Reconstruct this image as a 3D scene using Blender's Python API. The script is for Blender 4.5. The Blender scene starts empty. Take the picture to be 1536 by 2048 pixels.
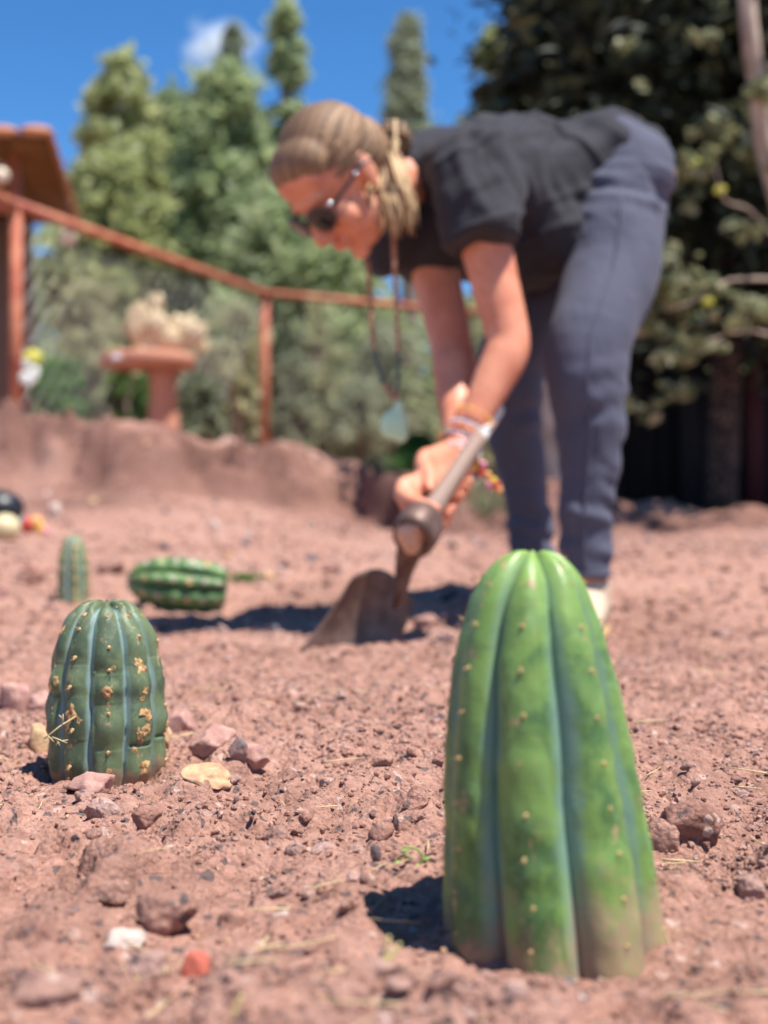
import bpy, math
import numpy as np
from mathutils import Vector

# ------------------------------------------------------------------ camera, sky, sun
scene = bpy.context.scene
F = 2600.0                       # focal length in pixels of the 1536x2048 photograph
H = 0.22                         # camera height (m)
cam_d = bpy.data.cameras.new('camera')
cam = bpy.data.objects.new('camera', cam_d)
scene.collection.objects.link(cam)
cam.location = (0, 0, H)
cam.rotation_euler = (math.radians(90), 0, 0)
cam_d.sensor_fit = 'VERTICAL'
cam_d.sensor_height = 36.0
cam_d.lens = F / 2048 * 36
cam_d.clip_start = 0.02
cam_d.clip_end = 6000
cam_d.dof.use_dof = True
cam_d.dof.focus_distance = 0.94
cam_d.dof.aperture_fstop = 4.5
scene.camera = cam

SUN_EL = 68.5
SUN_V = Vector((0.86, -0.51, 0)).normalized() * math.cos(math.radians(SUN_EL))
SUN_V.z = math.sin(math.radians(SUN_EL))
world = bpy.data.worlds.new('World')
scene.world = world
world.use_nodes = True
wn = world.node_tree
sky = wn.nodes.new('ShaderNodeTexSky')
sky.sky_type = 'NISHITA'
sky.sun_disc = False
sky.sun_elevation = math.radians(SUN_EL)
sky.sun_rotation = math.atan2(SUN_V.x, SUN_V.y)
sky.altitude = 3400
sky.air_density = 1.0
sky.dust_density = 0.0
sky.ozone_density = 2.0
hsv = wn.nodes.new('ShaderNodeHueSaturation')
hsv.inputs['Saturation'].default_value = 1.28
hsv.inputs['Value'].default_value = 1.32
wn.links.new(sky.outputs[0], hsv.inputs['Color'])
wn.links.new(hsv.outputs[0], wn.nodes['Background'].inputs[0])
wn.nodes['Background'].inputs[1].default_value = 0.092
sun_d = bpy.data.lights.new('sun', 'SUN')
sun_d.energy = 5.0
sun_d.angle = math.radians(0.5)
sun_d.color = (1.0, 0.96, 0.90)
sun = bpy.data.objects.new('sun', sun_d)
scene.collection.objects.link(sun)
sun.rotation_euler = SUN_V.to_track_quat('Z', 'Y').to_euler()
scene.view_settings.view_transform = 'Standard'
scene.view_settings.look = 'None'
scene.view_settings.exposure = 0.76
scene.view_settings.gamma = 1.0
scene.view_settings.use_curve_mapping = False

rng = np.random.default_rng(7)
A = np.array


def P(u, v, Y):
    """world point at distance Y for a place read off the photograph"""
    return A([(u - 768) / F * Y, Y, H - (v - 1024) / F * Y])


# ------------------------------------------------------------------ noise
def _h(ix, iy, iz):
    n = (ix.astype(np.int64) * 73856093) ^ (iy.astype(np.int64) * 19349663) ^ (iz.astype(np.int64) * 83492791)
    n = (n ^ (n >> 13)) * 1274126177 & 0x7fffffff
    n = (n ^ (n >> 15)) * 668265263 & 0x7fffffff
    return ((n >> 7) & 0xffff) / 65535.0


def vnoise(x, y, z=0.0):
    x, y, z = np.broadcast_arrays(np.asarray(x, float), np.asarray(y, float), np.asarray(z, float))
    ix, iy, iz = np.floor(x), np.floor(y), np.floor(z)
    fx, fy, fz = x - ix, y - iy, z - iz
    fx = fx * fx * fx * (fx * (fx * 6 - 15) + 10)
    fy = fy * fy * fy * (fy * (fy * 6 - 15) + 10)
    fz = fz * fz * (3 - 2 * fz)
    r = 0
    for a in (0, 1):
        wx = fx if a else 1 - fx
        for b in (0, 1):
            wy = fy if b else 1 - fy
            if np.all(fz == 0):
                r = r + wx * wy * _h(ix + a, iy + b, iz)
            else:
                r = r + wx * wy * ((1 - fz) * _h(ix + a, iy + b, iz) + fz * _h(ix + a, iy + b, iz + 1))
    return r * 2 - 1


def fbm(x, y, z=0.0, octv=4, gain=0.5):
    s, a = 0, 1.0
    for k in range(octv):
        s = s + a * vnoise(x * 2.03 ** k + 17.3 * k, y * 2.03 ** k + 5.1 * k, np.asarray(z) * 2.03 ** k)
        a *= gain
    return s


def worley(x, y, seed=0):
    """distance to the nearest jittered cell point, 0 at the centre"""
    ix, iy = np.floor(x), np.floor(y)
    best = np.full(np.shape(x), 9.0)
    bid = np.zeros(np.shape(x))
    for a in (-1, 0, 1):
        for b in (-1, 0, 1):
            cx, cy = ix + a, iy + b
            px = cx + _h(cx, cy, np.full_like(cx, seed))
            py = cy + _h(cx, cy, np.full_like(cx, seed + 11))
            d = (px - x) ** 2 + (py - y) ** 2
            m = d < best
            best = np.where(m, d, best)
            bid = np.where(m, _h(cx, cy, np.full_like(cx, seed + 23)), bid)
    return np.sqrt(best), bid


def sstep(a, b, x):
    t = np.clip((np.asarray(x, float) - a) / (b - a), 0, 1)
    return t * t * (3 - 2 * t)


# ------------------------------------------------------------------ mesh helpers
def new_obj(name, data, parent=None):
    o = bpy.data.objects.new(name, data)
    scene.collection.objects.link(o)
    if parent is not None:
        o.parent = parent
    return o


def make_mesh(name, V, faces, mats, smooth=True, mat_idx=None, attrs=None):
    V = np.asarray(V, np.float32)
    me = bpy.data.meshes.new(name)
    if isinstance(faces, np.ndarray):
        faces = [faces]
    faces = [np.asarray(f, np.int32) for f in faces if len(f)]
    me.vertices.add(len(V))
    me.vertices.foreach_set('co', V.ravel())
    tot = sum(f.size for f in faces)
    nf = sum(len(f) for f in faces)
    me.loops.add(tot)
    me.loops.foreach_set('vertex_index', np.concatenate([f.ravel() for f in faces]))
    me.polygons.add(nf)
    st = np.concatenate([np.full(len(f), f.shape[1]) for f in faces])
    starts = np.concatenate([[0], np.cumsum(st)[:-1]]).astype(np.int32)
    me.polygons.foreach_set('loop_start', starts)
    me.polygons.foreach_set('use_smooth', np.full(nf, smooth))
    if mat_idx is not None:
        me.polygons.foreach_set('material_index', np.asarray(mat_idx, np.int32))
    for m in (mats if isinstance(mats, (list, tuple)) else [mats]):
        me.materials.append(m)
    me.update(calc_edges=True)
    for k, a in (attrs or {}).items():
        at = me.attributes.new(k, 'FLOAT', 'POINT')
        at.data.foreach_set('value', np.asarray(a, np.float32))
    return me


def join(parts):
    """parts: list of (V, [face arrays]) -> one (V, faces)"""
    Vs, Fs, off = [], {}, 0
    for V, fs in parts:
        if isinstance(fs, np.ndarray):
            fs = [fs]
        Vs.append(V)
        for f in fs:
            if len(f):
                Fs.setdefault(f.shape[1], []).append(np.asarray(f) + off)
        off += len(V)
    return np.concatenate(Vs), [np.concatenate(f) for f in Fs.values()]


def tag(o, label=None, cat=None, group=None, kind=None):
    if label: o['label'] = label
    if cat: o['category'] = cat
    if group: o['group'] = group
    if kind: o['kind'] = kind
    return o


def empty(name, loc, label, cat, group=None):
    o = new_obj(name, None)
    o.location = loc
    return tag(o, label, cat, group)


def part(name, geo, mat, parent=None, smooth=True, origin=None, attrs=None):
    V, fs = geo
    V = np.asarray(V, float)
    if parent is not None:
        origin = A([0, 0, 0.])
        q_ = parent
        while q_ is not None:
            origin = origin + A(q_.location)
            q_ = q_.parent
    if origin is None:
        origin = A([0, 0, 0.])
    me = make_mesh(name, V - origin, fs, mat, smooth, attrs=attrs)
    o = new_obj(name, me, parent)
    if parent is None:
        o.location = origin
    return o


def tube(pts, rad, n=10, ref=None, cap=True, smoothn=0, round_cap=False):
    """loft along pts; rad scalar/array or (k,2) for ellipse (ra along ref side, rb other)"""
    pts = np.asarray(pts, float)
    rad = np.asarray(rad, float)
    if rad.ndim == 0:
        rad = np.full(len(pts), float(rad))
    if rad.ndim == 1:
        rad = np.stack([rad, rad], 1)
    if smoothn:
        t = np.arange(len(pts))
        tt = np.linspace(0, len(pts) - 1, (len(pts) - 1) * smoothn + 1)

        def cr(Q):
            out = []
            for s in tt:
                i = min(int(s), len(Q) - 2)
                f = s - i
                p0, p1, p2, p3 = Q[max(i - 1, 0)], Q[i], Q[i + 1], Q[min(i + 2, len(Q) - 1)]
                out.append(0.5 * ((2 * p1) + (-p0 + p2) * f + (2 * p0 - 5 * p1 + 4 * p2 - p3) * f * f + (-p0 + 3 * p1 - 3 * p2 + p3) * f ** 3))
            return A(out)
        pts, rad = cr(pts), np.maximum(cr(rad), 1e-4)
    if round_cap:
        def capend(p, q, r):
            d = p - q
            d = d / (np.linalg.norm(d) + 1e-9)
            m = r.mean()
            ps, rs = [], []
            for a in (0.45, 0.8, 0.97):
                ps.append(p + d * m * a)
                rs.append(r * math.sqrt(1 - a * a))
            return ps, rs
        ps, rs = capend(pts[0], pts[1], rad[0])
        pe, re_ = capend(pts[-1], pts[-2], rad[-1])
        pts = np.concatenate([A(ps[::-1]), pts, A(pe)])
        rad = np.concatenate([A(rs[::-1]), rad, A(re_)])
    T = np.gradient(pts, axis=0)
    T /= np.linalg.norm(T, axis=1)[:, None] + 1e-12
    up = A([0, 0, 1.]) if ref is None else np.asarray(ref, float)
    if abs(T[0] @ up) > 0.95 and ref is None:
        up = A([0, 1., 0])
    V = []
    ang = np.linspace(0, 2 * np.pi, n, endpoint=False)
    s = None
    for i in range(len(pts)):
        if ref is not None or s is None:
            s_ = up - (up @ T[i]) * T[i]
        else:
            s_ = s - (s @ T[i]) * T[i]
        s = s_ / (np.linalg.norm(s_) + 1e-12)
        b = np.cross(T[i], s)
        V.append(pts[i] + np.cos(ang)[:, None] * s * rad[i, 0] + np.sin(ang)[:, None] * b * rad[i, 1])
    V = np.concatenate(V)
    k = len(pts)
    i = np.arange(k - 1)[:, None] * n
    j = np.arange(n)[None]
    jn = (j + 1) % n
    q = np.stack([i + j, i + jn, i + n + jn, i + n + j], -1).reshape(-1, 4)
    fs = [q]
    if cap:
        V = np.concatenate([V, pts[:1], pts[-1:]])
        c0, c1 = k * n, k * n + 1
        jj = np.arange(n)
        jj2 = (jj + 1) % n
        t0 = np.stack([np.full(n, c0), jj2, jj], 1)
        t1 = np.stack([np.full(n, c1), (k - 1) * n + jj, (k - 1) * n + jj2], 1)
        fs.append(np.concatenate([t0, t1]))
    return V, fs


_ico = {}


def ico(sub):
    if sub not in _ico:
        import bmesh
        bm = bmesh.new()
        bmesh.ops.create_icosphere(bm, subdivisions=sub, radius=1)
        V = A([v.co[:] for v in bm.verts])
        f = A([[v.index for v in fc.verts] for fc in bm.faces])
        bm.free()
        _ico[sub] = (V, f)
    V, f = _ico[sub]
    return V.copy(), [f.copy()]


def ellipsoid(c, axes, sub=3):
    """axes: 3x3 rows = scaled axis vectors"""
    V, f = ico(sub)
    return V @ np.asarray(axes, float) + np.asarray(c, float), f


def box(c, size, rotz=0.0, bev=0.0):
    s = A(size) / 2
    b = min(bev, s.min() * 0.45)
    V, fs = [], []
    if b <= 0:
        V = A([[x, y, z] for x in (-1, 1) for y in (-1, 1) for z in (-1, 1)]) * s
        fs = [A([[0, 1, 3, 2], [4, 6, 7, 5], [0, 4, 5, 1], [2, 3, 7, 6], [0, 2, 6, 4], [1, 5, 7, 3]])]
    else:
        # chamfered along the long edges (lathe-like octagon section in xy)
        sec = A([[-s[0] + b, -s[1]], [s[0] - b, -s[1]], [s[0], -s[1] + b], [s[0], s[1] - b], [s[0] - b, s[1]], [-s[0] + b, s[1]], [-s[0], s[1] - b], [-s[0], -s[1] + b]])
        V = np.concatenate([np.c_[sec, np.full(8, -s[2])], np.c_[sec, np.full(8, s[2])]])
        q = A([[i, (i + 1) % 8, 8 + (i + 1) % 8, 8 + i] for i in range(8)])
        fs = [q, A([[7, 6, 5, 4, 3, 2, 1, 0], [8, 9, 10, 11, 12, 13, 14, 15]])]
    ca, sa = math.cos(rotz), math.sin(rotz)
    V = V @ A([[ca, sa, 0], [-sa, ca, 0], [0, 0, 1]])
    return V + A(c), fs


def beam(p, q, w, h):
    """rectangular bar from p to q"""
    p, q = A(p), A(q)
    d = (q - p) / np.linalg.norm(q - p)
    up = A([0, 0, 1.]) if abs(d[2]) < 0.9 else A([0, 1., 0])
    s = np.cross(d, up); s /= np.linalg.norm(s)
    t = np.cross(s, d)
    V = A([e + a * s * w / 2 + b * t * h / 2 for e in (p, q) for a, b in ((-1, -1), (1, -1), (1, 1), (-1, 1))])
    return V, [A([[0, 1, 2, 3], [7, 6, 5, 4], [0, 4, 5, 1], [1, 5, 6, 2], [2, 6, 7, 3], [3, 7, 4, 0]])]


def fuse(parts, voxel, smooth=4, factor=0.5):
    """union of closed shapes as one continuous surface -> (V, faces)"""
    V, fs = join(parts)
    me = make_mesh('tmp', V, fs, [])
    o = bpy.data.objects.new('tmp', me)
    scene.collection.objects.link(o)
    m = o.modifiers.new('r', 'REMESH')
    m.mode = 'VOXEL'
    m.voxel_size = voxel
    m.use_smooth_shade = True
    if smooth:
        s = o.modifiers.new('s', 'SMOOTH')
        s.factor = factor
        s.iterations = smooth
    dg = bpy.context.evaluated_depsgraph_get()
    ev = o.evaluated_get(dg)
    m2 = ev.to_mesh()
    n = len(m2.vertices)
    W = np.empty(n * 3, np.float32)
    m2.vertices.foreach_get('co', W)
    ls = np.empty(len(m2.polygons), np.int32)
    m2.polygons.foreach_get('loop_total', ls)
    vi = np.empty(len(m2.loops), np.int32)
    m2.loops.foreach_get('vertex_index', vi)
    st = np.concatenate([[0], np.cumsum(ls)[:-1]])
    faces = []
    for k in np.unique(ls):
        s0 = st[ls == k]
        faces.append(vi[s0[:, None] + np.arange(k)[None]])
    ev.to_mesh_clear()
    bpy.data.objects.remove(o)
    bpy.data.meshes.remove(me)
    return W.reshape(-1, 3).astype(float), faces


def normals(V, fs):
    N = np.zeros_like(V)
    for f in fs:
        n = np.cross(V[f[:, 2]] - V[f[:, 0]], V[f[:, -1]] - V[f[:, 1]])
        for k in range(f.shape[1]):
            for a in range(3):
                N[:, a] += np.bincount(f[:, k], n[:, a], len(V))
    return N / (np.linalg.norm(N, axis=1)[:, None] + 1e-12)


# ------------------------------------------------------------------ materials
def mat(name, col=(0.5, 0.5, 0.5), rough=0.8, spec=0.3, **kw):
    m = bpy.data.materials.new(name)
    m.use_nodes = True
    b = m.node_tree.nodes['Principled BSDF']
    b.inputs['Base Color'].default_value = (*col, 1)
    b.inputs['Roughness'].default_value = rough
    b.inputs['Specular IOR Level'].default_value = spec
    for k, v in kw.items():
        b.inputs[k].default_value = v
    return m


class NT:
    """small wrapper to write node graphs quickly"""

    def __init__(s, m):
        s.m = m; s.t = m.node_tree; s.b = s.t.nodes['Principled BSDF']

    def n(s, typ, **kw):
        nd = s.t.nodes.new('ShaderNode' + typ)
        ins = {k: v for k, v in kw.items() if k.startswith('i_')}
        for k, v in kw.items():
            if not k.startswith('i_'): setattr(nd, k, v)
        for k, v in ins.items():
            key = k[2:]
            key = int(key) if key.isdigit() else key
            if hasattr(v, 'is_output'): s.t.links.new(v, nd.inputs[key])
            else: nd.inputs[key].default_value = v
        return nd

    def coord(s, what='Object'):
        return s.n('TexCoord').outputs[what]

    def mapping(s, vec, scale=(1, 1, 1)):
        return s.n('Mapping', i_Vector=vec, i_Scale=scale).outputs[0]

    def noise(s, vec, scale, detail=4, rough=0.5, dist=0.0):
        return s.n('TexNoise', i_Vector=vec, i_Scale=scale, i_Detail=detail, i_Roughness=rough, i_Distortion=dist).outputs['Fac']

    def vor(s, vec, scale, feature='F1', out='Distance'):
        return s.n('TexVoronoi', feature=feature, i_Vector=vec, i_Scale=scale).outputs[out]

    def ramp(s, fac, stops):
        r = s.n('ValToRGB', i_Fac=fac)
        el = r.color_ramp.elements
        while len(el) < len(stops): el.new(0.5)
        for e, (p, c) in zip(el, stops):
            e.position = p
            e.color = (*c, 1) if len(c) == 3 else c
        return r.outputs[0]

    def mix(s, fac, a, b, mode='MIX'):
        nd = s.t.nodes.new('ShaderNodeMix')
        nd.data_type = 'RGBA'; nd.blend_type = mode
        for k, v in ((0, fac), (6, a), (7, b)):
            if hasattr(v, 'is_output'): s.t.links.new(v, nd.inputs[k])
            else: nd.inputs[k].default_value = (*v, 1) if isinstance(v, tuple) and len(v) == 3 else v
        return nd.outputs[2]

    def math(s, op, a, b=0.0, c=0.0, clamp=False):
        nd = s.t.nodes.new('ShaderNodeMath')
        nd.operation = op; nd.use_clamp = clamp
        for k, v in enumerate((a, b, c)):
            if hasattr(v, 'is_output'): s.t.links.new(v, nd.inputs[k])
            else: nd.inputs[k].default_value = v
        return nd.outputs[0]

    def attr(s, name):
        return s.n('Attribute', attribute_name=name).outputs['Fac']

    def col(s, c): s.t.links.new(c, s.b.inputs['Base Color'])

    def rough(s, c): s.t.links.new(c, s.b.inputs['Roughness'])

    def bump(s, h, strength=0.5, dist=0.002):
        b = s.n('Bump', i_Strength=strength, i_Distance=dist, i_Height=h)
        s.t.links.new(b.outputs[0], s.b.inputs['Normal'])
        return b


def soil_mat(name, base=(0.445, 0.238, 0.176), scale=1.0, shade_brown=False):
    m = mat(name, base, 0.95, 0.15)
    t = NT(m)
    c = t.coord()
    pos = t.n('NewGeometry').outputs['Position']
    n1 = t.noise(pos, 3.0 * scale, 6, 0.6)
    n2 = t.noise(pos, 60 * scale, 5, 0.65)
    n3 = t.noise(pos, 420 * scale, 3, 0.6)
    b = base
    col = t.ramp(n1, [(0.30, tuple(x * 0.74 for x in b)), (0.5, b), (0.70, (b[0] * 1.1, b[1] * 1.2, b[2] * 1.26))])
    col = t.mix(0.75, col, t.ramp(n2, [(0.28, (0.50, 0.46, 0.45)), (0.5, (0.95, 0.95, 0.95)), (0.72, (1.28, 1.34, 1.36))]), 'MULTIPLY')
    col = t.mix(0.5, col, t.ramp(n3, [(0.30, (0.62, 0.60, 0.60)), (0.52, (1, 1, 1)), (0.75, (1.3, 1.35, 1.4))]), 'MULTIPLY')
    # pale and dark grit
    v = t.vor(pos, 190 * scale, out='Color')
    sp = t.n('SeparateColor', i_Color=v).outputs[0]
    col = t.mix(t.ramp(sp, [(0.975, (0, 0, 0)), (0.99, (1, 1, 1))]), col, (0.55, 0.38, 0.31))
    col = t.mix(t.ramp(sp, [(0.035, (1, 1, 1)), (0.05, (0, 0, 0))]), col, (0.16, 0.11, 0.10))
    if shade_brown:  # browner soil tone: painted shade on the bank, plus one brown patch
        col = t.mix(t.math('MULTIPLY', t.attr('shade_brown'), 0.85), col, t.mix(t.ramp(n1, [(0.35, (0, 0, 0)), (0.6, (1, 1, 1))]), (0.10, 0.048, 0.038), (0.20, 0.098, 0.075)))
    t.col(col)
    h = t.math('ADD', t.noise(pos, 170 * scale, 6, 0.7), t.math('MULTIPLY', t.vor(pos, 240 * scale), -0.5))
    t.bump(h, 1.0, 0.0045)
    return m


M = {}
M['soil'] = soil_mat('red_soil', shade_brown=True)
M['clod'] = [soil_mat('soil_clod_%d' % i, c) for i, c in enumerate([(0.445, 0.238, 0.176), (0.475, 0.265, 0.20), (0.385, 0.195, 0.145), (0.52, 0.32, 0.26), (0.44, 0.25, 0.195)])]


def stone_mat(name, c, c2=None):
    m = mat(name, c, 0.85, 0.25)
    t = NT(m)
    o = t.coord()
    c2 = c2 or tuple(x * 0.6 for x in c)
    pos = t.n('NewGeometry').outputs['Position']
    n = t.noise(pos, 90, 6, 0.65)
    col = t.mix(t.ramp(n, [(0.38, (0, 0, 0)), (0.62, (1, 1, 1))]), c2, c)
    n2 = t.noise(pos, 40, 3, 0.5)
    col = t.mix(t.ramp(n2, [(0.52, (0, 0, 0)), (0.68, (0.75, 0.75, 0.75))]), col, (0.42, 0.215, 0.16))
    t.col(col)
    t.bump(t.noise(pos, 300, 5, 0.7), 0.7, 0.002)
    return m


M['white_stone'] = stone_mat('pale_stone', (0.55, 0.44, 0.38), (0.42, 0.31, 0.26))
M['grey_stone'] = stone_mat('grey_stone', (0.19, 0.18, 0.19), (0.07, 0.065, 0.07))
M['dark_stone'] = stone_mat('dark_stone', (0.07, 0.07, 0.08), (0.025, 0.025, 0.03))
M['tan_stone'] = stone_mat('tan_stone', (0.60, 0.40, 0.22), (0.45, 0.24, 0.14))
M['red_stone'] = stone_mat('red_stone', (0.50, 0.13, 0.085), (0.42, 0.11, 0.075))
M['pink_stone'] = stone_mat('pink_stone', (0.50, 0.29, 0.23), (0.35, 0.18, 0.15))
M['straw'] = mat('dry_straw', (0.58, 0.45, 0.24), 0.7, 0.3)
M['twig'] = mat('dark_twig', (0.07, 0.045, 0.035), 0.9, 0.2)

# ------------------------------------------------------------------ terrain
BANK_X = A([-60, -6, -2.2, -1.5, -0.95, -0.34, -0.14, 0.67, 1.3, 3.0, 60])
BANK_H = A([1.0, 0.68, 0.63, 0.63, 0.58, 0.49, 0.42, 0.36, 0.22, 0.14, 0.2])


def ground_z(x, y, fine=True):
    x = np.asarray(x, float); y = np.asarray(y, float)
    z = 0.105 * sstep(2.25, 3.5, y) + 0.008 * (y - 3.5) * (y > 3.5) * (y < 9) + 0.044 * (y >= 9)
    z = z + 0.0035 * fbm(x * 5, y * 5 + 3, 0, 3) + 0.02 * fbm(x * 1.1, y * 1.1, 3.5, 3) * sstep(1.6, 3.2, y)
    # earth bank in front of the fence
    z = z + np.interp(x, [-6, -2.2, -1.0, 0.0, 0.7], [0.30, 0.25, 0.19, 0.06, 0.0]) * sstep(3.6, 6.2, y) * (y < 40)
    z = z - 0.10 * np.exp(-((y - 5.9) / .35) ** 2 - ((x - 0.05) / .30) ** 2)
    hb = np.interp(x, BANK_X, BANK_H)
    edge = 6.6 + 0.35 * np.sin(x * 1.7 + 1) + 0.25 * fbm(x * 1.3, y * 0.2, 8, 3) - 0.75 * sstep(-0.06, 0.06, x + .08 * np.sin(y * 7)) * (1 - sstep(1.0, 1.5, x))
    k = sstep(edge - 0.38, edge + 0.22, y)
    hb = hb + 0.05 * fbm(x * 2.1, y * 2.1, 5, 3) + 0.02 * (y - 7) * (y > 7) * (y < 20)
    z = z * (1 - k) + np.maximum(hb, z) * k
    z = z + 0.20 * hb * sstep(0.02, 0.3, k) * (1 - sstep(0.75, 0.97, k)) * (fbm(x * 3.2, y * 3.5, 1, 5, 0.55) + 0.5 * fbm(x * 9, y * 6, 31, 4, 0.6)) + 0.02 * sstep(0.5, 0.9, k) * fbm(x * 7, y * 5, 6, 4, 0.6) * (y < 20)
    # trench cut behind the lying cactus, spoil beside the hoe
    tr = np.exp(-((y - 2.80 - 0.02 * np.sin(x * 9)) / 0.045) ** 2) * sstep(-0.40, -0.30, x) * (1 - sstep(-0.03, 0.06, x))
    z = z - 0.055 * tr
    z = z + 0.022 * np.exp(-((y - 2.60) / 0.07) ** 2 - ((x - 0.10) / 0.20) ** 2)
    z = z - 0.035 * np.exp(-((y - 2.17) / 0.10) ** 2 - ((x - 0.03) / 0.14) ** 2)
    z = z + 0.018 * np.exp(-((y - 1.93) / 0.06) ** 2 - ((x - 0.0) / 0.16) ** 2)
    # soil heaped round the cacti
    z = z - 0.006 * np.exp(-((y - 0.61) / 0.06) ** 2 - ((x - 0.09) / 0.09) ** 2)
    z = z - 0.010 * np.exp(-((y - 0.70) / 0.030) ** 2 - ((x - 0.012) / 0.020) ** 2)
    z = z + 0.012 * np.exp(-((y - 1.15) / 0.12) ** 2 - ((x - 0.36) / 0.10) ** 2)
    z = z - 0.006 * np.exp(-((y - 1.10) / 0.09) ** 2 - ((x + 0.24) / 0.12) ** 2)
    # gentle hollows in the very near ground
    z = z + 0.006 * fbm(x * 13, y * 13, 2, 3) * (1 - sstep(1.5, 4, y))
    nr = (1 - sstep(1.2, 2.2, y)) * sstep(0.075, 0.13, np.hypot(x - 0.09, y - 0.68))
    d, cid = worley(x * 11 + 0.35 * fbm(x * 30, y * 30, 0, 2), y * 11 + 0.35 * fbm(x * 30, y * 30, 9, 2), 41)
    z = z + 0.019 * nr * (cid > 0.42) * cid * np.clip(1 - (d / 0.60) ** 2, 0, 1) * (1 - sstep(0.55, 0.40, y) * 0.0)
    if fine:
        nf = 1 - 0.5 * sstep(1.5, 4, y)
        d, cid = worley(x * 26 + 0.25 * fbm(x * 60, y * 60, 0, 2), y * 26 + 0.25 * fbm(x * 60, y * 60, 9, 2), 3)
        z = z + 0.0075 * nf * (cid > 0.45) * cid * np.sqrt(np.clip(1 - (d / 0.62) ** 2, 0, 1))
        d, cid = worley(x * 70 + 0.3 * fbm(x * 150, y * 150, 4, 2), y * 70, 5)
        z = z + 0.0032 * nf * (cid > 0.3) * np.sqrt(np.clip(1 - (d / 0.6) ** 2, 0, 1)) * cid
        z = z + 0.0016 * fbm(x * 90, y * 90, 7, 3, 0.6)
    return z


def G(u, v, lo=0.4, hi=14.0):
    """where the ray through a place in the photograph meets the ground"""
    Y = np.exp(np.linspace(math.log(lo), math.log(hi), 900))
    p = P(u, v, Y[:, None]) if False else np.stack([(u - 768) / F * Y, Y, H - (v - 1024) / F * Y], 1)
    g = ground_z(p[:, 0], p[:, 1], False)
    k = np.argmax(p[:, 2] <= g)
    if k == 0:
        k = int(np.argmin(np.abs(Y - 6.9)))
    return A([p[k, 0], p[k, 1], g[k]])


def axis_steps():
    xs = list(np.arange(0, 0.42, 0.0021))
    d = 0.0021
    while xs[-1] < 90:
        d *= 1.021
        xs.append(xs[-1] + d)
    xs = A(xs)
    X = np.concatenate([-xs[:0:-1], xs]) + 0.02
    ys = [-6, -3, -1.5, -0.7, -0.2, 0.1, 0.2, 0.28, 0.33]
    y = 0.36
    while y < 3.6:
        ys.append(y); y *= 1.0047
    while y < 12:
        ys.append(y); y *= 1.0038 if 5.7 < y < 7.3 else 1.013
    while y < 400:
        ys.append(y); y *= 1.06
    return X, A(ys)


GX, GY = axis_steps()
XX, YY = np.meshgrid(GX, GY)
ZZ = ground_z(XX, YY)
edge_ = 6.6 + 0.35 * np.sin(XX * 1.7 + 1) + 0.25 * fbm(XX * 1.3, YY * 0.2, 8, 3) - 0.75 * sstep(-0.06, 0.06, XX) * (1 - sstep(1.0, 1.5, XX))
SHADE_BROWN = sstep(edge_ - 0.65, edge_ - 0.3, YY) * (1 - sstep(edge_ + 0.0, edge_ + 0.30, YY)) * (0.75 + 0.5 * fbm(XX * 3, YY * 3, 21, 3))  # shade of the steep bank face painted into the soil colour
SHADE_BROWN = SHADE_BROWN * 1.3 + 0.7 * np.exp(-((YY - 6.2) / .4) ** 2 - ((XX - .0) / .35) ** 2)  # stronger tint; shade of the hollow painted in as dark brown
SHADE_BROWN = SHADE_BROWN + 0.8 * np.exp(-((YY - 5.3) / .5) ** 2 - ((XX + 1.35) / .5) ** 2)  # darker brown patch on the ground before the bank
nx, ny = len(GX), len(GY)
idx = np.arange(nx * ny).reshape(ny, nx)
quads = np.stack([idx[:-1, :-1], idx[:-1, 1:], idx[1:, 1:], idx[1:, :-1]], -1).reshape(-1, 4)
me = make_mesh('ground', np.stack([XX, YY, ZZ], -1).reshape(-1, 3), quads, M['soil'], attrs={'shade_brown': np.clip(SHADE_BROWN, 0, 1).ravel()})
tag(new_obj('ground', me), kind='structure', label='red stony soil')
print('ground quads', len(quads))


# ------------------------------------------------------------------ stones
def rock_geo(seed, sub=3, cuts=6, rough=0.10, flat=0.75):
    r = np.random.default_rng(seed)
    V, f = ico(sub)
    V = V * (1 + 0.22 * vnoise(V[:, 0] * 1.3 + seed * 3.1, V[:, 1] * 1.3, V[:, 2] * 1.3 + 0.5)[:, None])
    for _ in range(cuts):
        n = r.normal(size=3); n /= np.linalg.norm(n)
        d = r.uniform(0.5, 0.85)
        ex = np.maximum(V @ n - d, 0)
        V = V - ex[:, None] * n * 0.9
    V = V * (1 + rough * fbm(V[:, 0] * 3.5 + seed, V[:, 1] * 3.5, V[:, 2] * 3.5 + 0.3, 3)[:, None])
    V[:, 2] *= flat
    return V, f


def stone(u, v, wpx, hpx, matl, label, seed, name='stone', dpx=None, rot=0.0, sink=0.35, group=None, cuts=12):
    g = G(u, v)
    Y = g[1]
    w, h = wpx / F * Y, hpx / F * Y
    V, f = rock_geo(seed, 4, cuts, 0.09, 1.0)
    V /= np.abs(V).max(0)
    V *= A([w / 2, (dpx / F * Y / 2) if dpx else w * 0.42, h / 2 / (1 - sink * 0.5)])
    ca, sa = math.cos(rot), math.sin(rot)
    V = V @ A([[ca, sa, 0], [-sa, ca, 0], [0, 0, 1]])
    me = make_mesh(name, V, f, matl)
    o = new_obj(name, me)
    o.location = (g[0], Y + w * 0.3, g[2] + h * 0.5 * (1 - sink))
    return tag(o, label, 'stone', group)


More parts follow.
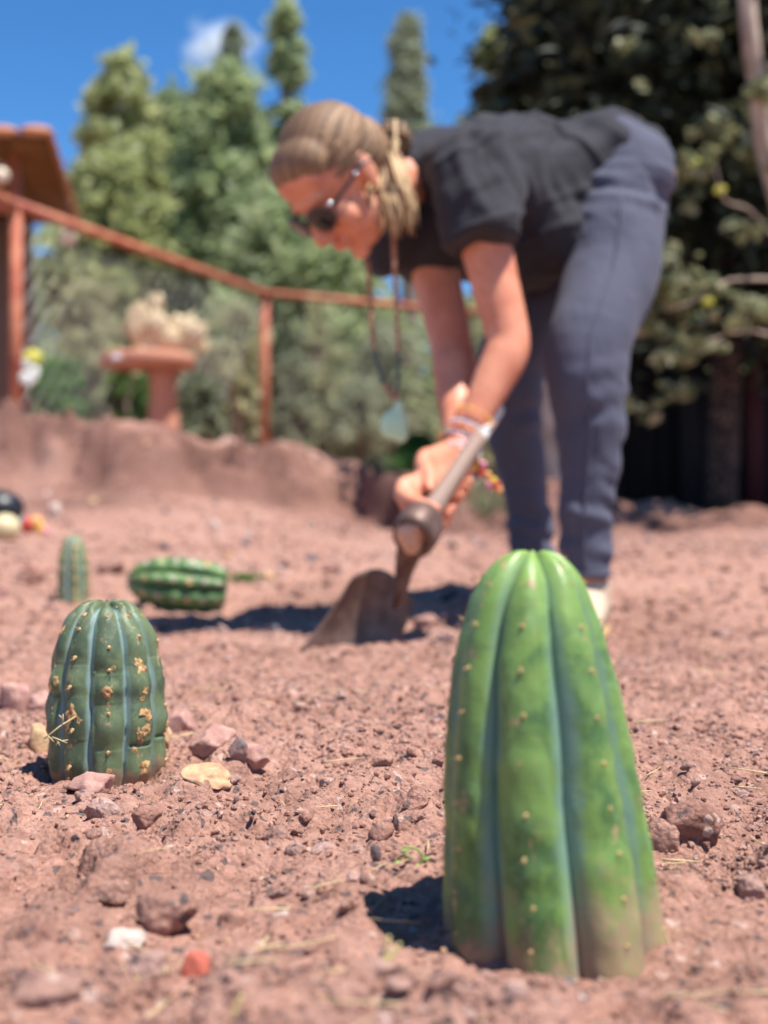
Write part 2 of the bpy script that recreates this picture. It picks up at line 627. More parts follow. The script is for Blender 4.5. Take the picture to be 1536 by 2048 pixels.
# ------------------------------------------------------------------ crumbs, clods and grit lying on the soil (uncountable)
def scatter(name, label, sources, pos, scale, seed):
    """one stuff object: rocks instanced on a cloud of points"""
    col = bpy.data.collections.new(name + '_sources')
    for k, s in enumerate(sources):
        o = bpy.data.objects.new('source_%02d' % k, s)
        col.objects.link(o)
    me = bpy.data.meshes.new(name)
    me.vertices.add(len(pos))
    me.vertices.foreach_set('co', np.asarray(pos, np.float32).ravel())
    a = me.attributes.new('sz', 'FLOAT', 'POINT')
    a.data.foreach_set('value', np.asarray(scale, np.float32))
    r = np.random.default_rng(seed)
    a = me.attributes.new('rt', 'FLOAT_VECTOR', 'POINT')
    a.data.foreach_set('vector', (r.uniform(0, 6.28, (len(pos), 3)) * A([0.12, 0.12, 1])).astype(np.float32).ravel())
    a = me.attributes.new('pick', 'INT', 'POINT')
    a.data.foreach_set('value', r.integers(0, len(sources), len(pos)).astype(np.int32))
    o = new_obj(name, me)
    ng = bpy.data.node_groups.new(name, 'GeometryNodeTree')
    ng.interface.new_socket('Geometry', in_out='INPUT', socket_type='NodeSocketGeometry')
    ng.interface.new_socket('Geometry', in_out='OUTPUT', socket_type='NodeSocketGeometry')
    N = ng.nodes.new
    gi, go = N('NodeGroupInput'), N('NodeGroupOutput')
    ip = N('GeometryNodeInstanceOnPoints'); ci = N('GeometryNodeCollectionInfo')
    ci.inputs['Collection'].default_value = col
    ci.inputs['Separate Children'].default_value = True
    ci.inputs['Reset Children'].default_value = True
    ip.inputs['Pick Instance'].default_value = True

    def at(nm, typ):
        n = N('GeometryNodeInputNamedAttribute'); n.data_type = typ
        n.inputs['Name'].default_value = nm
        return n.outputs[0]
    L = ng.links.new
    L(gi.outputs[0], ip.inputs['Points'])
    L(ci.outputs[0], ip.inputs['Instance'])
    L(at('sz', 'FLOAT'), ip.inputs['Scale'])
    L(at('rt', 'FLOAT_VECTOR'), ip.inputs['Rotation'])
    L(at('pick', 'INT'), ip.inputs['Instance Index'])
    L(ip.outputs[0], go.inputs[0])
    md = o.modifiers.new('scatter', 'NODES')
    md.node_group = ng
    return tag(o, label, None, None, 'stuff')


rocks = []
for k in range(16):
    V, f = rock_geo(100 + k, 3 if k < 6 else 2, 7, 0.12, 0.62 + 0.25 * (k % 3) / 2)
    mt = M['clod'][k % 5]
    rocks.append(make_mesh('crumb', V, f, mt, smooth=(k % 2 == 0)))
odd = []
for k, mt in enumerate(['white_stone', 'pink_stone', 'grey_stone', 'pink_stone', 'tan_stone', 'dark_stone', 'pink_stone', 'grey_stone', 'tan_stone', 'pink_stone']):
    V, f = rock_geo(200 + k, 2, 6, 0.08, 0.7)
    odd.append(make_mesh('grit', V, f, M[mt], smooth=False))


def points(n, y0, y1, half, p=1.0, seed=0):
    """points thinning out with distance"""
    r = np.random.default_rng(seed)
    t = r.uniform(0, 1, n)
    y = (y0 ** p + t * (y1 ** p - y0 ** p)) ** (1 / p)
    x = r.uniform(-1, 1, n) * half(y)
    return x, y


def lay(x, y, s, sink=0.25):
    return np.stack([x, y, ground_z(x, y) + s * sink], 1)


x, y = points(90000, 0.36, 2.4, lambda y: 0.18 + 0.40 * y, 0.6, 1)
n_ = fbm(x * 9, y * 9, 4, 3)
keep = rng.uniform(size=len(x)) < 0.25 + 0.75 * sstep(-0.5, 0.5, n_)
x, y, n_ = x[keep], y[keep], n_[keep]
s = 0.0007 + 0.0020 * rng.power(0.38, len(x)) * (1 + 0.3 * n_)
s = np.clip(s, 0.0007, 0.004) * np.clip(0.6 + 0.5 * y, 0.8, 1.7)
scatter('soil_crumbs', 'fine reddish soil crumbs strewn over the bare ground', rocks, lay(x, y, s), s, 1)
x, y = points(3600, 0.38, 2.6, lambda y: 0.18 + 0.40 * y, 0.7, 2)
n_ = fbm(x * 6, y * 6, 14, 3)
keep = (n_ > -0.25)
x, y, n_ = x[keep], y[keep], n_[keep]
s = 0.0022 + 0.0058 * rng.power(0.28, len(x)) * (1 + 0.7 * n_)
s = np.clip(s, 0.002, 0.011)
scatter('soil_clods', 'small reddish clods of earth lying on the bare ground', rocks, lay(x, y, s, 0.15), s, 2)
x, y = points(600, 0.4, 3.0, lambda y: 0.18 + 0.40 * y, 0.7, 3)
s = 0.0010 + 0.0032 * rng.power(0.35, len(x)) * np.clip(0.6 + 0.35 * y, 0.8, 2)
scatter('grit', 'pale and dark grit scattered on the red soil', odd, lay(x, y, s, 0.35), s, 3)
x, y = points(16000, 2.2, 8.5, lambda y: 0.5 + 0.40 * y, 0.8, 4)
s = 0.003 + 0.011 * rng.power(0.28, len(x))
scatter('far_clods', 'reddish clods and stones on the ground farther back and on the bank', rocks, lay(x, y, s, 0.2), s, 4)
x, y = points(700, 2.4, 8.0, lambda y: 0.5 + 0.40 * y, 0.8, 5)
s = 0.006 + 0.014 * rng.power(0.4, len(x))
scatter('far_grit', 'pale stones dotted over the ground farther back', odd, lay(x, y, s, 0.3), s, 5)

# bits of dry straw and twig
geo = []
x, y = points(420, 0.42, 2.4, lambda y: 0.12 + 0.38 * y, 0.8, 6)
for k in range(len(x)):
    L_ = rng.uniform(0.008, 0.038); a = rng.uniform(0, 6.28); b = rng.uniform(-0.6, 0.6)
    t = np.linspace(0, 1, 4)
    px = x[k] + L_ * t * math.cos(a) + 0.2 * L_ * b * t * t * math.sin(a)
    py = y[k] + L_ * t * math.sin(a) - 0.2 * L_ * b * t * t * math.cos(a)
    pz = ground_z(px, py).max() + 0.0015 + 0.10 * L_ * t * abs(b)
    geo.append(tube(np.stack([px, py, pz], 1), A([1, .9, .7, .4]) * rng.uniform(0.0003, 0.0008), 4))
o = part('straw_bits', join(geo), M['straw'])
tag(o, 'short bits of dry straw lying on the red soil', kind='stuff')

# ------------------------------------------------------------------ stones one can point at
ST = [
    (20, 1428, 78, 66, 'pink_stone', 'pinkish clod cut off by the left edge beyond the ribbed cactus', 1),
    (78, 1432, 60, 50, 'pink_stone', 'brownish clod touching the left side of the short ribbed cactus', 2),
    (76, 1506, 44, 62, 'tan_stone', 'cream tan stone peeping out left of the short ribbed cactus', 3),
    (352, 1480, 74, 62, 'pink_stone', 'pink wedge shaped stone just right of the short ribbed cactus', 4),
    (326, 1514, 34, 66, 'tan_stone', 'orange tan chip leaning against the right foot of the ribbed cactus', 5),
    (425, 1518, 108, 76, 'pink_stone', 'large rounded pink stone right of the short ribbed cactus', 6),
    (470, 1530, 50, 56, 'grey_stone', 'grey sharp stone leaning on the large rounded pink stone', 7),
    (500, 1545, 76, 54, 'pink_stone', 'pink stone at the right end of the row beside the ribbed cactus', 8),
    (404, 1582, 118, 50, 'tan_stone', 'flat yellowish tan stone in front of the rounded pink stone', 9),
    (120, 1578, 44, 30, 'white_stone', 'white chip of stone in front of the short ribbed cactus', 10),
    (172, 1590, 112, 48, 'pink_stone', 'flat reddish clod half buried at the foot of the short ribbed cactus', 11),
    (293, 1664, 66, 54, 'clod', 'angular red clod alone on the open soil below the ribbed cactus', 12),
    (205, 1652, 92, 60, 'clod', 'broad red clod left of the angular one below the ribbed cactus', 13),
    (753, 1734, 26, 40, 'dark_stone', 'small upright blackish stone left of the big cactus', 14),
    (152, 1692, 28, 22, 'dark_stone', 'small dark grey pebble at left on the open soil', 15),
    (810, 1676, 60, 46, 'clod', 'reddish clod standing between the two nearest cacti', 16),
    (780, 1660, 34, 24, 'pink_stone', 'small reddish pebble beside the clod between the two nearest cacti', 17),
    (395, 1975, 72, 68, 'red_stone', 'brick red chip lying in the blurred foreground', 18),
    (235, 1908, 104, 40, 'white_stone', 'pale flat stone in the blurred foreground at left', 19),
    (330, 1880, 130, 96, 'clod', 'largest brown red clod in the foreground left of centre', 20),
    (215, 1820, 84, 60, 'clod', 'rounded dusty clod behind the pale flat stone', 21),
    (70, 1900, 96, 60, 'clod', 'dusty clod in the lower left foreground', 22),
    (290, 1990, 120, 84, 'clod', 'big dusty clod left of the brick red chip', 23),
    (70, 2030, 170, 90, 'clod', 'very broad clod filling the bottom left corner', 24),
    (468, 1870, 70, 48, 'clod', 'clod right of the largest one in the left foreground', 25),
    (1340, 1720, 96, 80, 'clod', 'cracked block of red earth touching the right side of the big cactus', 26),
    (1395, 1700, 130, 90, 'clod', 'large block of red earth right of the big cactus', 27),
    (1500, 1800, 70, 60, 'clod', 'red clod at the right edge beyond the big cactus', 28),
    (1155, 2010, 34, 26, 'white_stone', 'white pebble in front of the big cactus', 29),
    (1145, 1972, 26, 16, 'white_stone', 'tiny white chip touching the front foot of the big cactus', 30),
    (690, 1830, 44, 30, 'clod', 'small clod left of the big cactus shadow', 31),
    (565, 1850, 44, 24, 'white_stone', 'pale pebble in the middle of the foreground', 32),
    (450, 878, 46, 40, 'clod', 'single reddish boulder sitting on top of the earth bank', 33),
    (107, 1034, 30, 34, 'white_stone', 'cream stone at the foot of the earth bank at left', 34),
    (426, 1062, 26, 30, 'white_stone', 'pale round stone on the flat ground below the bank', 35),
    (215, 1150, 60, 40, 'clod', 'reddish clod between the far upright cactus and the fallen one', 36),
    (60, 1170, 56, 44, 'clod', 'reddish clod left of the far upright cactus', 37),
    (900, 1290, 60, 34, 'clod', 'clod of freshly dug earth between hoe blade and big cactus', 38),
    (850, 1262, 54, 40, 'clod', 'clod of fresh earth right behind the hoe blade', 39),
    (700, 1320, 40, 28, 'clod', 'small clod pushed up in front of the hoe blade', 40),
]
for (u, v, w, h, mt, lb, sd) in ST:
    m_ = M['clod'][sd % 5] if mt == 'clod' else M[mt]
    stone(u, v, w, h, m_, lb, sd, 'stone' if mt != 'clod' else 'clod', rot=0.0)


# ------------------------------------------------------------------ cacti
def cactus_mat(name, crest, deep, glauc, dust_h=0.03, dust=0.8, young=None, glauc_amt=0.8, gw=(0.15, 0.50)):
    m = mat(name, crest, 0.42, 0.45)
    t = NT(m)
    c = t.coord()
    rib = t.attr('rib')      # 1 at the crest, 0 in the groove
    ht = t.attr('ht')        # metres above the soil
    n1 = t.noise(c, 22, 5, 0.6, 0.4)
    n2 = t.noise(c, 70, 5, 0.65)
    n3 = t.noise(c, 500, 3, 0.6)
    body = t.mix(t.ramp(n1, [(0.43, (0, 0, 0)), (0.56, (1, 1, 1))]), deep, crest)
    body = t.mix(t.ramp(t.noise(t.mapping(c, (1, 1, 0.55)), 48, 5, 0.65, 0.6), [(0.5, (0, 0, 0)), (0.68, (0.8, 0.8, 0.8))]), body, tuple(x * y_ for x, y_ in zip(crest, (1.3, 1.2, 1.1))))
    if young:
        body = t.mix(t.ramp(t.attr('up'), [(0.78, (0, 0, 0)), (1.0, (1, 1, 1))]), body, young)
    g = t.math('ADD', rib, t.math('MULTIPLY', t.math('SUBTRACT', n1, 0.5), 0.9))
    gm = t.ramp(g, [(gw[0], (glauc_amt,) * 3), (gw[1], (0.0, 0.0, 0.0))])
    gm = t.math('MULTIPLY', gm, t.ramp(t.attr('up'), [(0.62, (1, 1, 1)), (0.92, (0.35, 0.35, 0.35))])) if young else gm
    col = t.mix(gm, body, glauc)
    # greyish scuffs and pale pin-head specks
    col = t.mix(t.ramp(n2, [(0.55, (0, 0, 0)), (0.75, (0.55, 0.55, 0.55))]), col, tuple(0.6 * a + 0.4 * b for a, b in zip(crest, glauc)))
    col = t.mix(t.ramp(t.vor(c, 260), [(0.07, (0.8, 0.8, 0.8)), (0.12, (0, 0, 0))]), col, tuple(min(1, x * 2.0) for x in crest))
    # corky marks along the crests
    nn = t.noise(t.mapping(c, (1, 1, 0.45)), 130, 4, 0.7)
    cm = t.math('MULTIPLY', t.ramp(nn, [(0.60, (0, 0, 0)), (0.66, (1, 1, 1))]), t.ramp(rib, [(0.72, (0, 0, 0)), (0.97, (1, 1, 1))]))
    col = t.mix(cm, col, (0.42, 0.26, 0.14))
    # soil dust near the foot
    d = t.math('SUBTRACT', dust_h, ht)
    d = t.math('DIVIDE', d, dust_h)
    d = t.math('ADD', t.math('MULTIPLY', d, 1.3), t.math('MULTIPLY', t.math('SUBTRACT', t.noise(t.mapping(c, (1, 1, 0.7)), 26, 5, 0.7), 0.56), 4.5))
    d = t.math('MULTIPLY', t.ramp(d, [(0.15, (0, 0, 0)), (0.9, (1, 1, 1))]), t.math('MULTIPLY', t.ramp(n3, [(0.3, (0.4,) * 3), (0.6, (1,) * 3)]), dust))
    col = t.mix(d, col, (0.36, 0.21, 0.14))
    t.col(col)
    t.rough(t.math('ADD', t.math('MULTIPLY', d, 0.45), t.ramp(n2, [(0.3, (0.34,) * 3), (0.7, (0.56,) * 3)])))
    t.b.inputs['Subsurface Weight'].default_value = 0.12
    t.b.inputs['Subsurface Radius'].default_value = (0.004, 0.008, 0.002)
    t.b.inputs['Subsurface Scale'].default_value = 0.6
    t.bump(t.math('ADD', t.math('MULTIPLY', n3, 0.4), n2), 0.35, 0.0012)
    return m


M['areole'] = mat('areole_felt', (0.62, 0.40, 0.20), 0.9, 0.1)
M['spine'] = mat('short_spine', (0.35, 0.17, 0.07), 0.6, 0.3)
M['cork'] = stone_mat('corky_scar', (0.66, 0.43, 0.19), (0.30, 0.13, 0.05))


def cactus_surface(prof, nrib, ph0, depth, power, axis=None, bulge=0.0, period=0.03, crease=0.0, na=None, nh=200, seed=0, top_round=0.5):
    """prof: list of (z, R) from the foot to the tip. returns function (theta, s)->xyz and grid mesh"""
    prof = A(prof, float)
    # arc length parameter
    seg = np.r_[0, np.cumsum(np.hypot(np.diff(prof[:, 0]), np.diff(prof[:, 1])))]
    L = seg[-1]
    na = na or nrib * 28

    def wobf(th, s):
        return 0.05 * vnoise(s * 3 + seed, 0.0, seed) + 0.03 * np.sin(th + seed) + 0.07 * np.sin(2 * th + seed * 2.1) + 0.05 * np.sin(3 * th + seed) + 0.03 * vnoise(np.cos(th) * 2, s * 7, np.sin(th) * 2 + seed)

    def crest(rid, s):
        t0 = ph0 + rid * 2 * math.pi / nrib
        th = t0
        for _ in range(12):
            th = t0 - float(wobf(A(th), A(s)))
        return th
    cactus_surface.crest = crest

    def pos(th, s):
        z = np.interp(s * L, seg, prof[:, 0])
        R = np.interp(s * L, seg, prof[:, 1])
        wob = wobf(th, s)
        a = nrib / 2 * (th - ph0 + wob)
        rid = np.floor((th - ph0 + wob) / (2 * np.pi / nrib) + 0.5)
        c = np.abs(np.cos(a)) ** power
        dp = depth * (1 - 0.15 * sstep(0.9, 1.0, s))
        r = R * (1 - dp + dp * c)
        hl = s * L
        if bulge:
            phs = _h(rid, rid * 0 + seed, rid * 0 + 3) * period
            hl = hl + 0.35 * period * vnoise(rid * 3.7 + seed, hl / period * 0.8, 5.0)
            q = ((hl + phs) % period) / period          # 0 at an areole, runs upwards
            b = 0.5 - 0.5 * np.cos(2 * np.pi * q)
            r = r + bulge * R * (b - 0.5) * c * (0.55 + 0.9 * _h(rid, np.floor((hl + phs) / period), rid * 0 + 8))
            if crease:
                cr = np.exp(-((q - 0.13) / 0.035) ** 2) * sstep(0.25, 0.6, np.abs(np.cos(a))) * (_h(rid, np.floor((hl + phs) / period), rid * 0 + 5) > 0.80 - 0.35 * sstep(0.7, 0.85, s))
                r = r - crease * R * cr
        r = r * (1 + 0.014 * vnoise(th * 3, s * 9, seed) + 0.006 * vnoise(th * 9, s * 26, seed))
        ax = np.zeros(np.shape(s) + (3,)) if axis is None else axis(z)
        return np.stack([ax[..., 0] + r * np.sin(th), ax[..., 1] - r * np.cos(th), z + 0 * r], -1), np.abs(np.cos(a)) + 0 * r

    S = np.linspace(0, 1, nh)
    T = np.linspace(0, 2 * np.pi, na, endpoint=False)
    SS, TT = np.meshgrid(S, T, indexing='ij')
    V, c = pos(TT, SS)
    # the crown of each rib rolls over: lift crests near the tip
    if top_round:
        V[..., 2] += (c - 0.55) * prof[:, 1].max() * 0.16 * top_round * sstep(0.82, 0.93, SS) * (1 - sstep(0.97, 1.0, SS))
    idx = np.arange(nh * na).reshape(nh, na)
    q = np.stack([idx[:-1], np.roll(idx, -1, 1)[:-1], np.roll(idx, -1, 1)[1:], idx[1:]], -1).reshape(-1, 4)
    return V.reshape(-1, 3), [q], {'rib': c.ravel(), 'ht': V[..., 2].ravel(), 'up': SS.ravel()}, pos, L, prof, seg


def areole_mesh(spines=3, size=1.0, seed=0):
    V, f = ico(1)
    V = V * A([0.0012, 0.0012, 0.0006]) * size
    g = [(V, f)]
    r = np.random.default_rng(seed)
    n0 = sum(len(x) for x in f)
    for k in range(spines):
        a = r.uniform(0, 6.28); L_ = r.uniform(0.0015, 0.0034) * size
        tip = A([math.cos(a) * L_ * 0.7, math.sin(a) * L_ * 0.7, L_])
        g.append(tube([A([0, 0, 0.0002]), tip], [0.00022 * size, 0.00005], 3))
    V, fs = join(g)
    nf = sum(len(x) for x in fs)
    return V, fs


def place_on(o, p, n):
    q = Vector(n).to_track_quat('Z', 'Y')
    o.rotation_mode = 'QUATERNION'
    o.rotation_quaternion = q
    o.location = p


def surf_frame(pos, th, s):
    e = 1e-3
    p, _ = pos(A(th), A(s)); p1, _ = pos(A(th + e), A(s)); p2, _ = pos(A(th), A(min(s + e, 1.0)))
    n = np.cross(p1 - p, p2 - p)
    n = n / (np.linalg.norm(n) + 1e-12)
    return p, n


# --- the big one in front
BX, BY = 0.0895, 0.680
M['cactus_big'] = cactus_mat('green_cactus_skin', (0.160, 0.270, 0.060), (0.060, 0.130, 0.034), (0.20, 0.32, 0.27), 0.046, 0.9, young=(0.24, 0.37, 0.085), glauc_amt=0.8, gw=(0.15, 0.62))
root = empty('cactus', (BX, BY, 0), 'big green ribbed cactus cutting planted upright in the right foreground', 'cactus')
K = F / BY


def hz(v): return H - (v - 1024) / K


prof = [(-0.045, 0.0605), (hz(1940), 0.0595), (hz(1800), 0.0568), (hz(1650), 0.0535), (hz(1500), 0.0492), (hz(1380), 0.0445), (hz(1290), 0.0398), (hz(1210), 0.0335), (hz(1160), 0.0265), (hz(1128), 0.0185), (hz(1112), 0.0115), (hz(1106), 0.005), (hz(1108), 0.0004)]
# smooth the profile
pz = A(prof)
tt = np.linspace(0, len(pz) - 1, 60)
prof_s = np.stack([np.interp(tt, np.arange(len(pz)), pz[:, 0]), np.interp(tt, np.arange(len(pz)), pz[:, 1])], 1)
for _ in range(6):
    prof_s[1:-1] = (prof_s[:-2] + 2 * prof_s[1:-1] + prof_s[2:]) / 4


def big_axis(z):
    zz = np.interp(z, [-0.05, hz(1950), hz(1650), hz(1500), hz(1300), hz(1200), hz(1100)], [1114, 1111, 1087, 1074, 1063, 1061, 1066])
    x = (zz - 768) / K - BX
    return np.stack([x, -0.10 * (z > -1) * np.clip(z, 0, 1) * 0.1, 0 * x], -1)


V, fs, at, pos, L, pf, seg = cactus_surface(prof_s, 8, math.radians(-13), 0.30, 0.44, big_axis, bulge=0.006, period=0.027, na=320, nh=240, seed=2)
body = part('stem', (V + A([BX, BY, 0]), fs), M['cactus_big'], root, attrs=at)
am = [make_mesh('areole', *areole_mesh(4, 1.0, k), [M['areole']]) for k in range(4)]
r_ = np.random.default_rng(5)
for rb in range(8):
    th0 = math.radians(-13) + rb * 2 * math.pi / 8
    s = 0.20
    while s < 0.965:
        sv = s + r_.uniform(-0.006, 0.006)
        p, n = surf_frame(pos, cactus_surface.crest(rb, sv) + r_.normal() * .02, sv)
        o = new_obj('areole', am[r_.integers(4)], root)
        place_on(o, p + n * 0.0002, n)
        s += 0.085 if s < 0.8 else 0.055

# --- the short bumpy one at left, in focus
LX, LY = -0.2365, 1.11
M['cactus_left'] = cactus_mat('olive_cactus_skin', (0.125, 0.165, 0.082), (0.070, 0.098, 0.055), (0.25, 0.35, 0.33), 0.014, 0.8, glauc_amt=0.8, gw=(0.1, 0.42))
M['cactus_left'].node_tree.nodes['Principled BSDF'].inputs['Specular IOR Level'].default_value = 0.25
root = empty('cactus', (LX, LY, 0), 'short olive ribbed cactus with corky scars standing in sharp focus at left', 'cactus')
K2 = F / LY


def hz2(v): return H - (v - 1024) / K2


pz = A([(-0.035, 0.043), (hz2(1560), 0.0470), (hz2(1500), 0.0505), (hz2(1430), 0.0515), (hz2(1360), 0.0490), (hz2(1300), 0.0450), (hz2(1262), 0.0405), (hz2(1232), 0.0335), (hz2(1214), 0.025), (hz2(1207), 0.013), (hz2(1213), 0.0005)])
tt = np.linspace(0, len(pz) - 1, 60)
prof_s = np.stack([np.interp(tt, np.arange(len(pz)), pz[:, 0]), np.interp(tt, np.arange(len(pz)), pz[:, 1])], 1)
for _ in range(5):
    prof_s[1:-1] = (prof_s[:-2] + 2 * prof_s[1:-1] + prof_s[2:]) / 4
V, fs, at, pos, L, pf, seg = cactus_surface(prof_s, 10, math.radians(12), 0.20, 0.42, None, bulge=0.048, period=0.036, crease=0.055, na=320, nh=240, seed=9, top_round=0.9)
part('stem', (V + A([LX, LY, 0]), fs), M['cactus_left'], root, attrs=at)


def scar_mesh(seed, size):
    r = np.random.default_rng(seed)
    n, rings = 18, 5
    ang = np.linspace(0, 2 * np.pi, n, endpoint=False)
    out = 1 + 0.45 * fbm(np.cos(ang) * 2.2 + seed, np.sin(ang) * 1.6, 0, 3)
    el = r.uniform(0.9, 1.7)
    V = [[0, 0, -0.1 * size]]
    for k in range(1, rings + 1):
        t = k / rings
        hgt = 0.17 * size * (math.sin(math.pi * min(1, t * 1.05)) ** 0.8 if t < 0.95 else -0.1)
        hh = hgt * (1 + 0.6 * vnoise(ang * 1.5, t * 3, seed))
        for a, oo, h_ in zip(ang, out, hh):
            V.append([math.cos(a) * t * oo * size, math.sin(a) * t * oo * size * el, h_])
    V = A(V)
    j = np.arange(n)
    f3 = np.stack([np.zeros(n, int), 1 + j, 1 + (j + 1) % n], 1)
    f4 = np.concatenate([np.stack([1 + k * n + j, 1 + (k + 1) * n + j, 1 + (k + 1) * n + (j + 1) % n, 1 + k * n + (j + 1) % n], 1) for k in range(rings - 1)])
    return V, [f3, f4]


am2 = [make_mesh('areole', *areole_mesh(5, 1.5, 20 + k), [M['areole']]) for k in range(3)]
r_ = np.random.default_rng(11)
for rb in range(10):
    th0 = math.radians(12) + rb * 2 * math.pi / 10
    rid = A(float(rb))
    phs = float(_h(A(float(rb % 10)), A(0.) + 9, A(3.)))
    k = 0
    s = 0.22
    while s < 0.95:
        sv = s + r_.uniform(-0.012, 0.012)
        p, n = surf_frame(pos, cactus_surface.crest(rb, sv) + r_.normal() * .02, sv)
        big = r_.uniform() < 0.62
        if big:
            sz = r_.uniform(0.0024, 0.0052) * (0.75 if s > 0.75 else 1)
            o = new_obj('scar', make_mesh('scar', *scar_mesh(int(r_.integers(999)), sz), [M['cork']]), root)
            place_on(o, p - n * 0.0002, n)
        else:
            o = new_obj('areole', am2[r_.integers(3)], root)
            place_on(o, p + n * 0.0003, n)
        if r_.uniform() < .45:      # blister patches beside the crest
            for _ in range(r_.integers(1, 4)):
                s2 = min(.93, max(.1, sv + r_.normal() * .035))
                p, n = surf_frame(pos, cactus_surface.crest(rb, s2) + r_.normal() * .09, s2)
                o = new_obj('scar', make_mesh('scar', *scar_mesh(int(r_.integers(999)), r_.uniform(0.0010, 0.0034)), [M['cork']]), root)
                place_on(o, p - n * 0.0003, n)
        s += r_.uniform(0.07, 0.16)
        k += 1

# --- small upright one farther back
g = G(140, 1211)
M['cactus_far'] = cactus_mat('grey_green_cactus_skin', (0.17, 0.21, 0.09), (0.10, 0.15, 0.07), (0.30, 0.38, 0.38), 0.02, 0.6)
root = empty('cactus', (g[0], g[1] + 0.03, g[2]), 'thin grey green cactus standing upright beyond the short ribbed one', 'cactus')
Y = g[1] + 0.03
R = 33 / F * Y; hh = 138 / F * Y
pz = A([(-0.02, R), (0.0, R), (hh * 0.5, R * 0.95), (hh * 0.75, R * 0.82), (hh * 0.9, R * 0.6), (hh * 0.975, R * 0.32), (hh, 0.0005)])
tt = np.linspace(0, 6, 40)
prof_s = np.stack([np.interp(tt, np.arange(7), pz[:, 0]), np.interp(tt, np.arange(7), pz[:, 1])], 1)
V, fs, at, pos, L, pf, seg = cactus_surface(prof_s, 7, 0.3, 0.24, 0.6, None, bulge=0.05, period=0.03, na=112, nh=70, seed=4)
part('stem', (V + A(root.location), fs), M['cactus_far'], root, attrs=at)
for rb in range(7):
    for s in np.arange(0.15, 0.9, 0.13):
        th = cactus_surface.crest(rb, s)
        p, n = surf_frame(pos, th, s)
        o = new_obj('scar', make_mesh('scar', *scar_mesh(rb * 31 + int(s * 100), 0.0038), [M['areole']]), root)
        place_on(o, p, n)

# --- the one lying on the ground
M['cactus_lying'] = cactus_mat('dark_green_cactus_skin', (0.13, 0.23, 0.075), (0.055, 0.115, 0.035), (0.05, 0.09, 0.04), 0.0, 0.0, glauc_amt=0.9)
M['cactus_lying'].node_tree.nodes['Principled BSDF'].inputs['Roughness'].default_value = 0.3
g = G(350, 1228)
root = empty('cactus', (g[0], g[1] + 0.05, g[2]), 'fat cactus cutting lying on its side on the soil', 'cactus')
Y = g[1] + 0.05
Lh, R = 198 / F * Y, 56 / F * Y
pz = A([(0, 0.001), (0.002, R * 0.62), (0.012, R * 0.86), (Lh * 0.3, R * 1.0), (Lh * 0.6, R * 1.02), (Lh * 0.8, R * 0.86), (Lh * 0.92, R * 0.58), (Lh * 0.985, R * 0.28), (Lh, 0.0005)])
tt = np.linspace(0, 8, 60)
prof_s = np.stack([np.interp(tt, np.arange(9), pz[:, 0]), np.interp(tt, np.arange(9), pz[:, 1])], 1)
for _ in range(2):
    prof_s[1:-1] = (prof_s[:-2] + 2 * prof_s[1:-1] + prof_s[2:]) / 4
V, fs, at, pos, L, pf, seg = cactus_surface(prof_s, 7, 0.25, 0.30, 0.6, None, bulge=0.05, period=0.035, na=196, nh=110, seed=6)
# cactus z axis -> world -x (tip to the left), slightly tipped up at left
zx = A([-0.97, -0.10, 0.10]); zx /= np.linalg.norm(zx)
xx = np.cross(A([0, 1.0, 0]), zx); xx /= np.linalg.norm(xx)
yy = np.cross(zx, xx)
Rm = np.stack([xx, yy, zx])
off = A([g[0] + Lh * 0.49, g[1] + 0.05, g[2] + R * 0.82])
part('stem', (V @ Rm + off, fs), M['cactus_lying'], root, attrs=at)
for rb in range(7):
    for s in np.arange(0.2, 0.9, 0.115):
        th = cactus_surface.crest(rb, s)
        p, n = surf_frame(pos, th, s)
        o = new_obj('scar', make_mesh('scar', *scar_mesh(rb * 37 + int(s * 100), r_.uniform(0.0035, 0.006)), [M['white_stone'] if (rb + int(s * 9)) % 3 else M['areole']]), root)
        place_on(o, p @ Rm + off - A(root.location), n @ Rm)
# cut end of the fallen cactus


# ------------------------------------------------------------------ the person bending over the hoe
def unit(v):
    v = A(v, float)
    return v / np.linalg.norm(v)


def fabric_mat(name, c1, c2, rough=0.85, weave=900):
    m = mat(name, c1, rough, 0.2)
    t = NT(m)
    c = t.coord()
    n = t.noise(c, 14, 4, 0.6)
    t.col(t.mix(n, c1, c2))
    t.b.inputs['Sheen Weight'].default_value = 0.06
    t.b.inputs['Sheen Roughness'].default_value = 0.5
    t.bump(t.math('ADD', t.noise(t.mapping(c, (1, 1, 0.5)), 28, 4, 0.55, 0.8), t.math('MULTIPLY', t.noise(c, weave, 2), 0.05)), 0.5, 0.010)
    return m


M['shirt'] = fabric_mat('black_cotton', (0.026, 0.024, 0.029), (0.036, 0.034, 0.040))
M['trousers'] = fabric_mat('navy_grey_cotton', (0.070, 0.073, 0.104), (0.092, 0.094, 0.130))
m = M['skin'] = mat('sun_tanned_skin', (0.60, 0.25, 0.15), 0.5, 0.4)
t = NT(m)
c = t.coord()
t.col(t.mix(t.ramp(t.noise(c, 16, 5, 0.65), [(0.38, (0, 0, 0)), (0.62, (1, 1, 1))]), (0.58, 0.20, 0.112), (0.70, 0.295, 0.175)))
t.b.inputs['Subsurface Weight'].default_value = 0.15
t.b.inputs['Subsurface Radius'].default_value = (0.012, 0.005, 0.003)
t.b.inputs['Subsurface Scale'].default_value = 0.7
t.bump(t.noise(c, 300, 4, 0.6), 0.2, 0.001)
m = M['hair'] = mat('streaked_brown_hair', (0.2, 0.11, 0.055), 0.62, 0.3)
t = NT(m)
s_ = t.attr('strand')
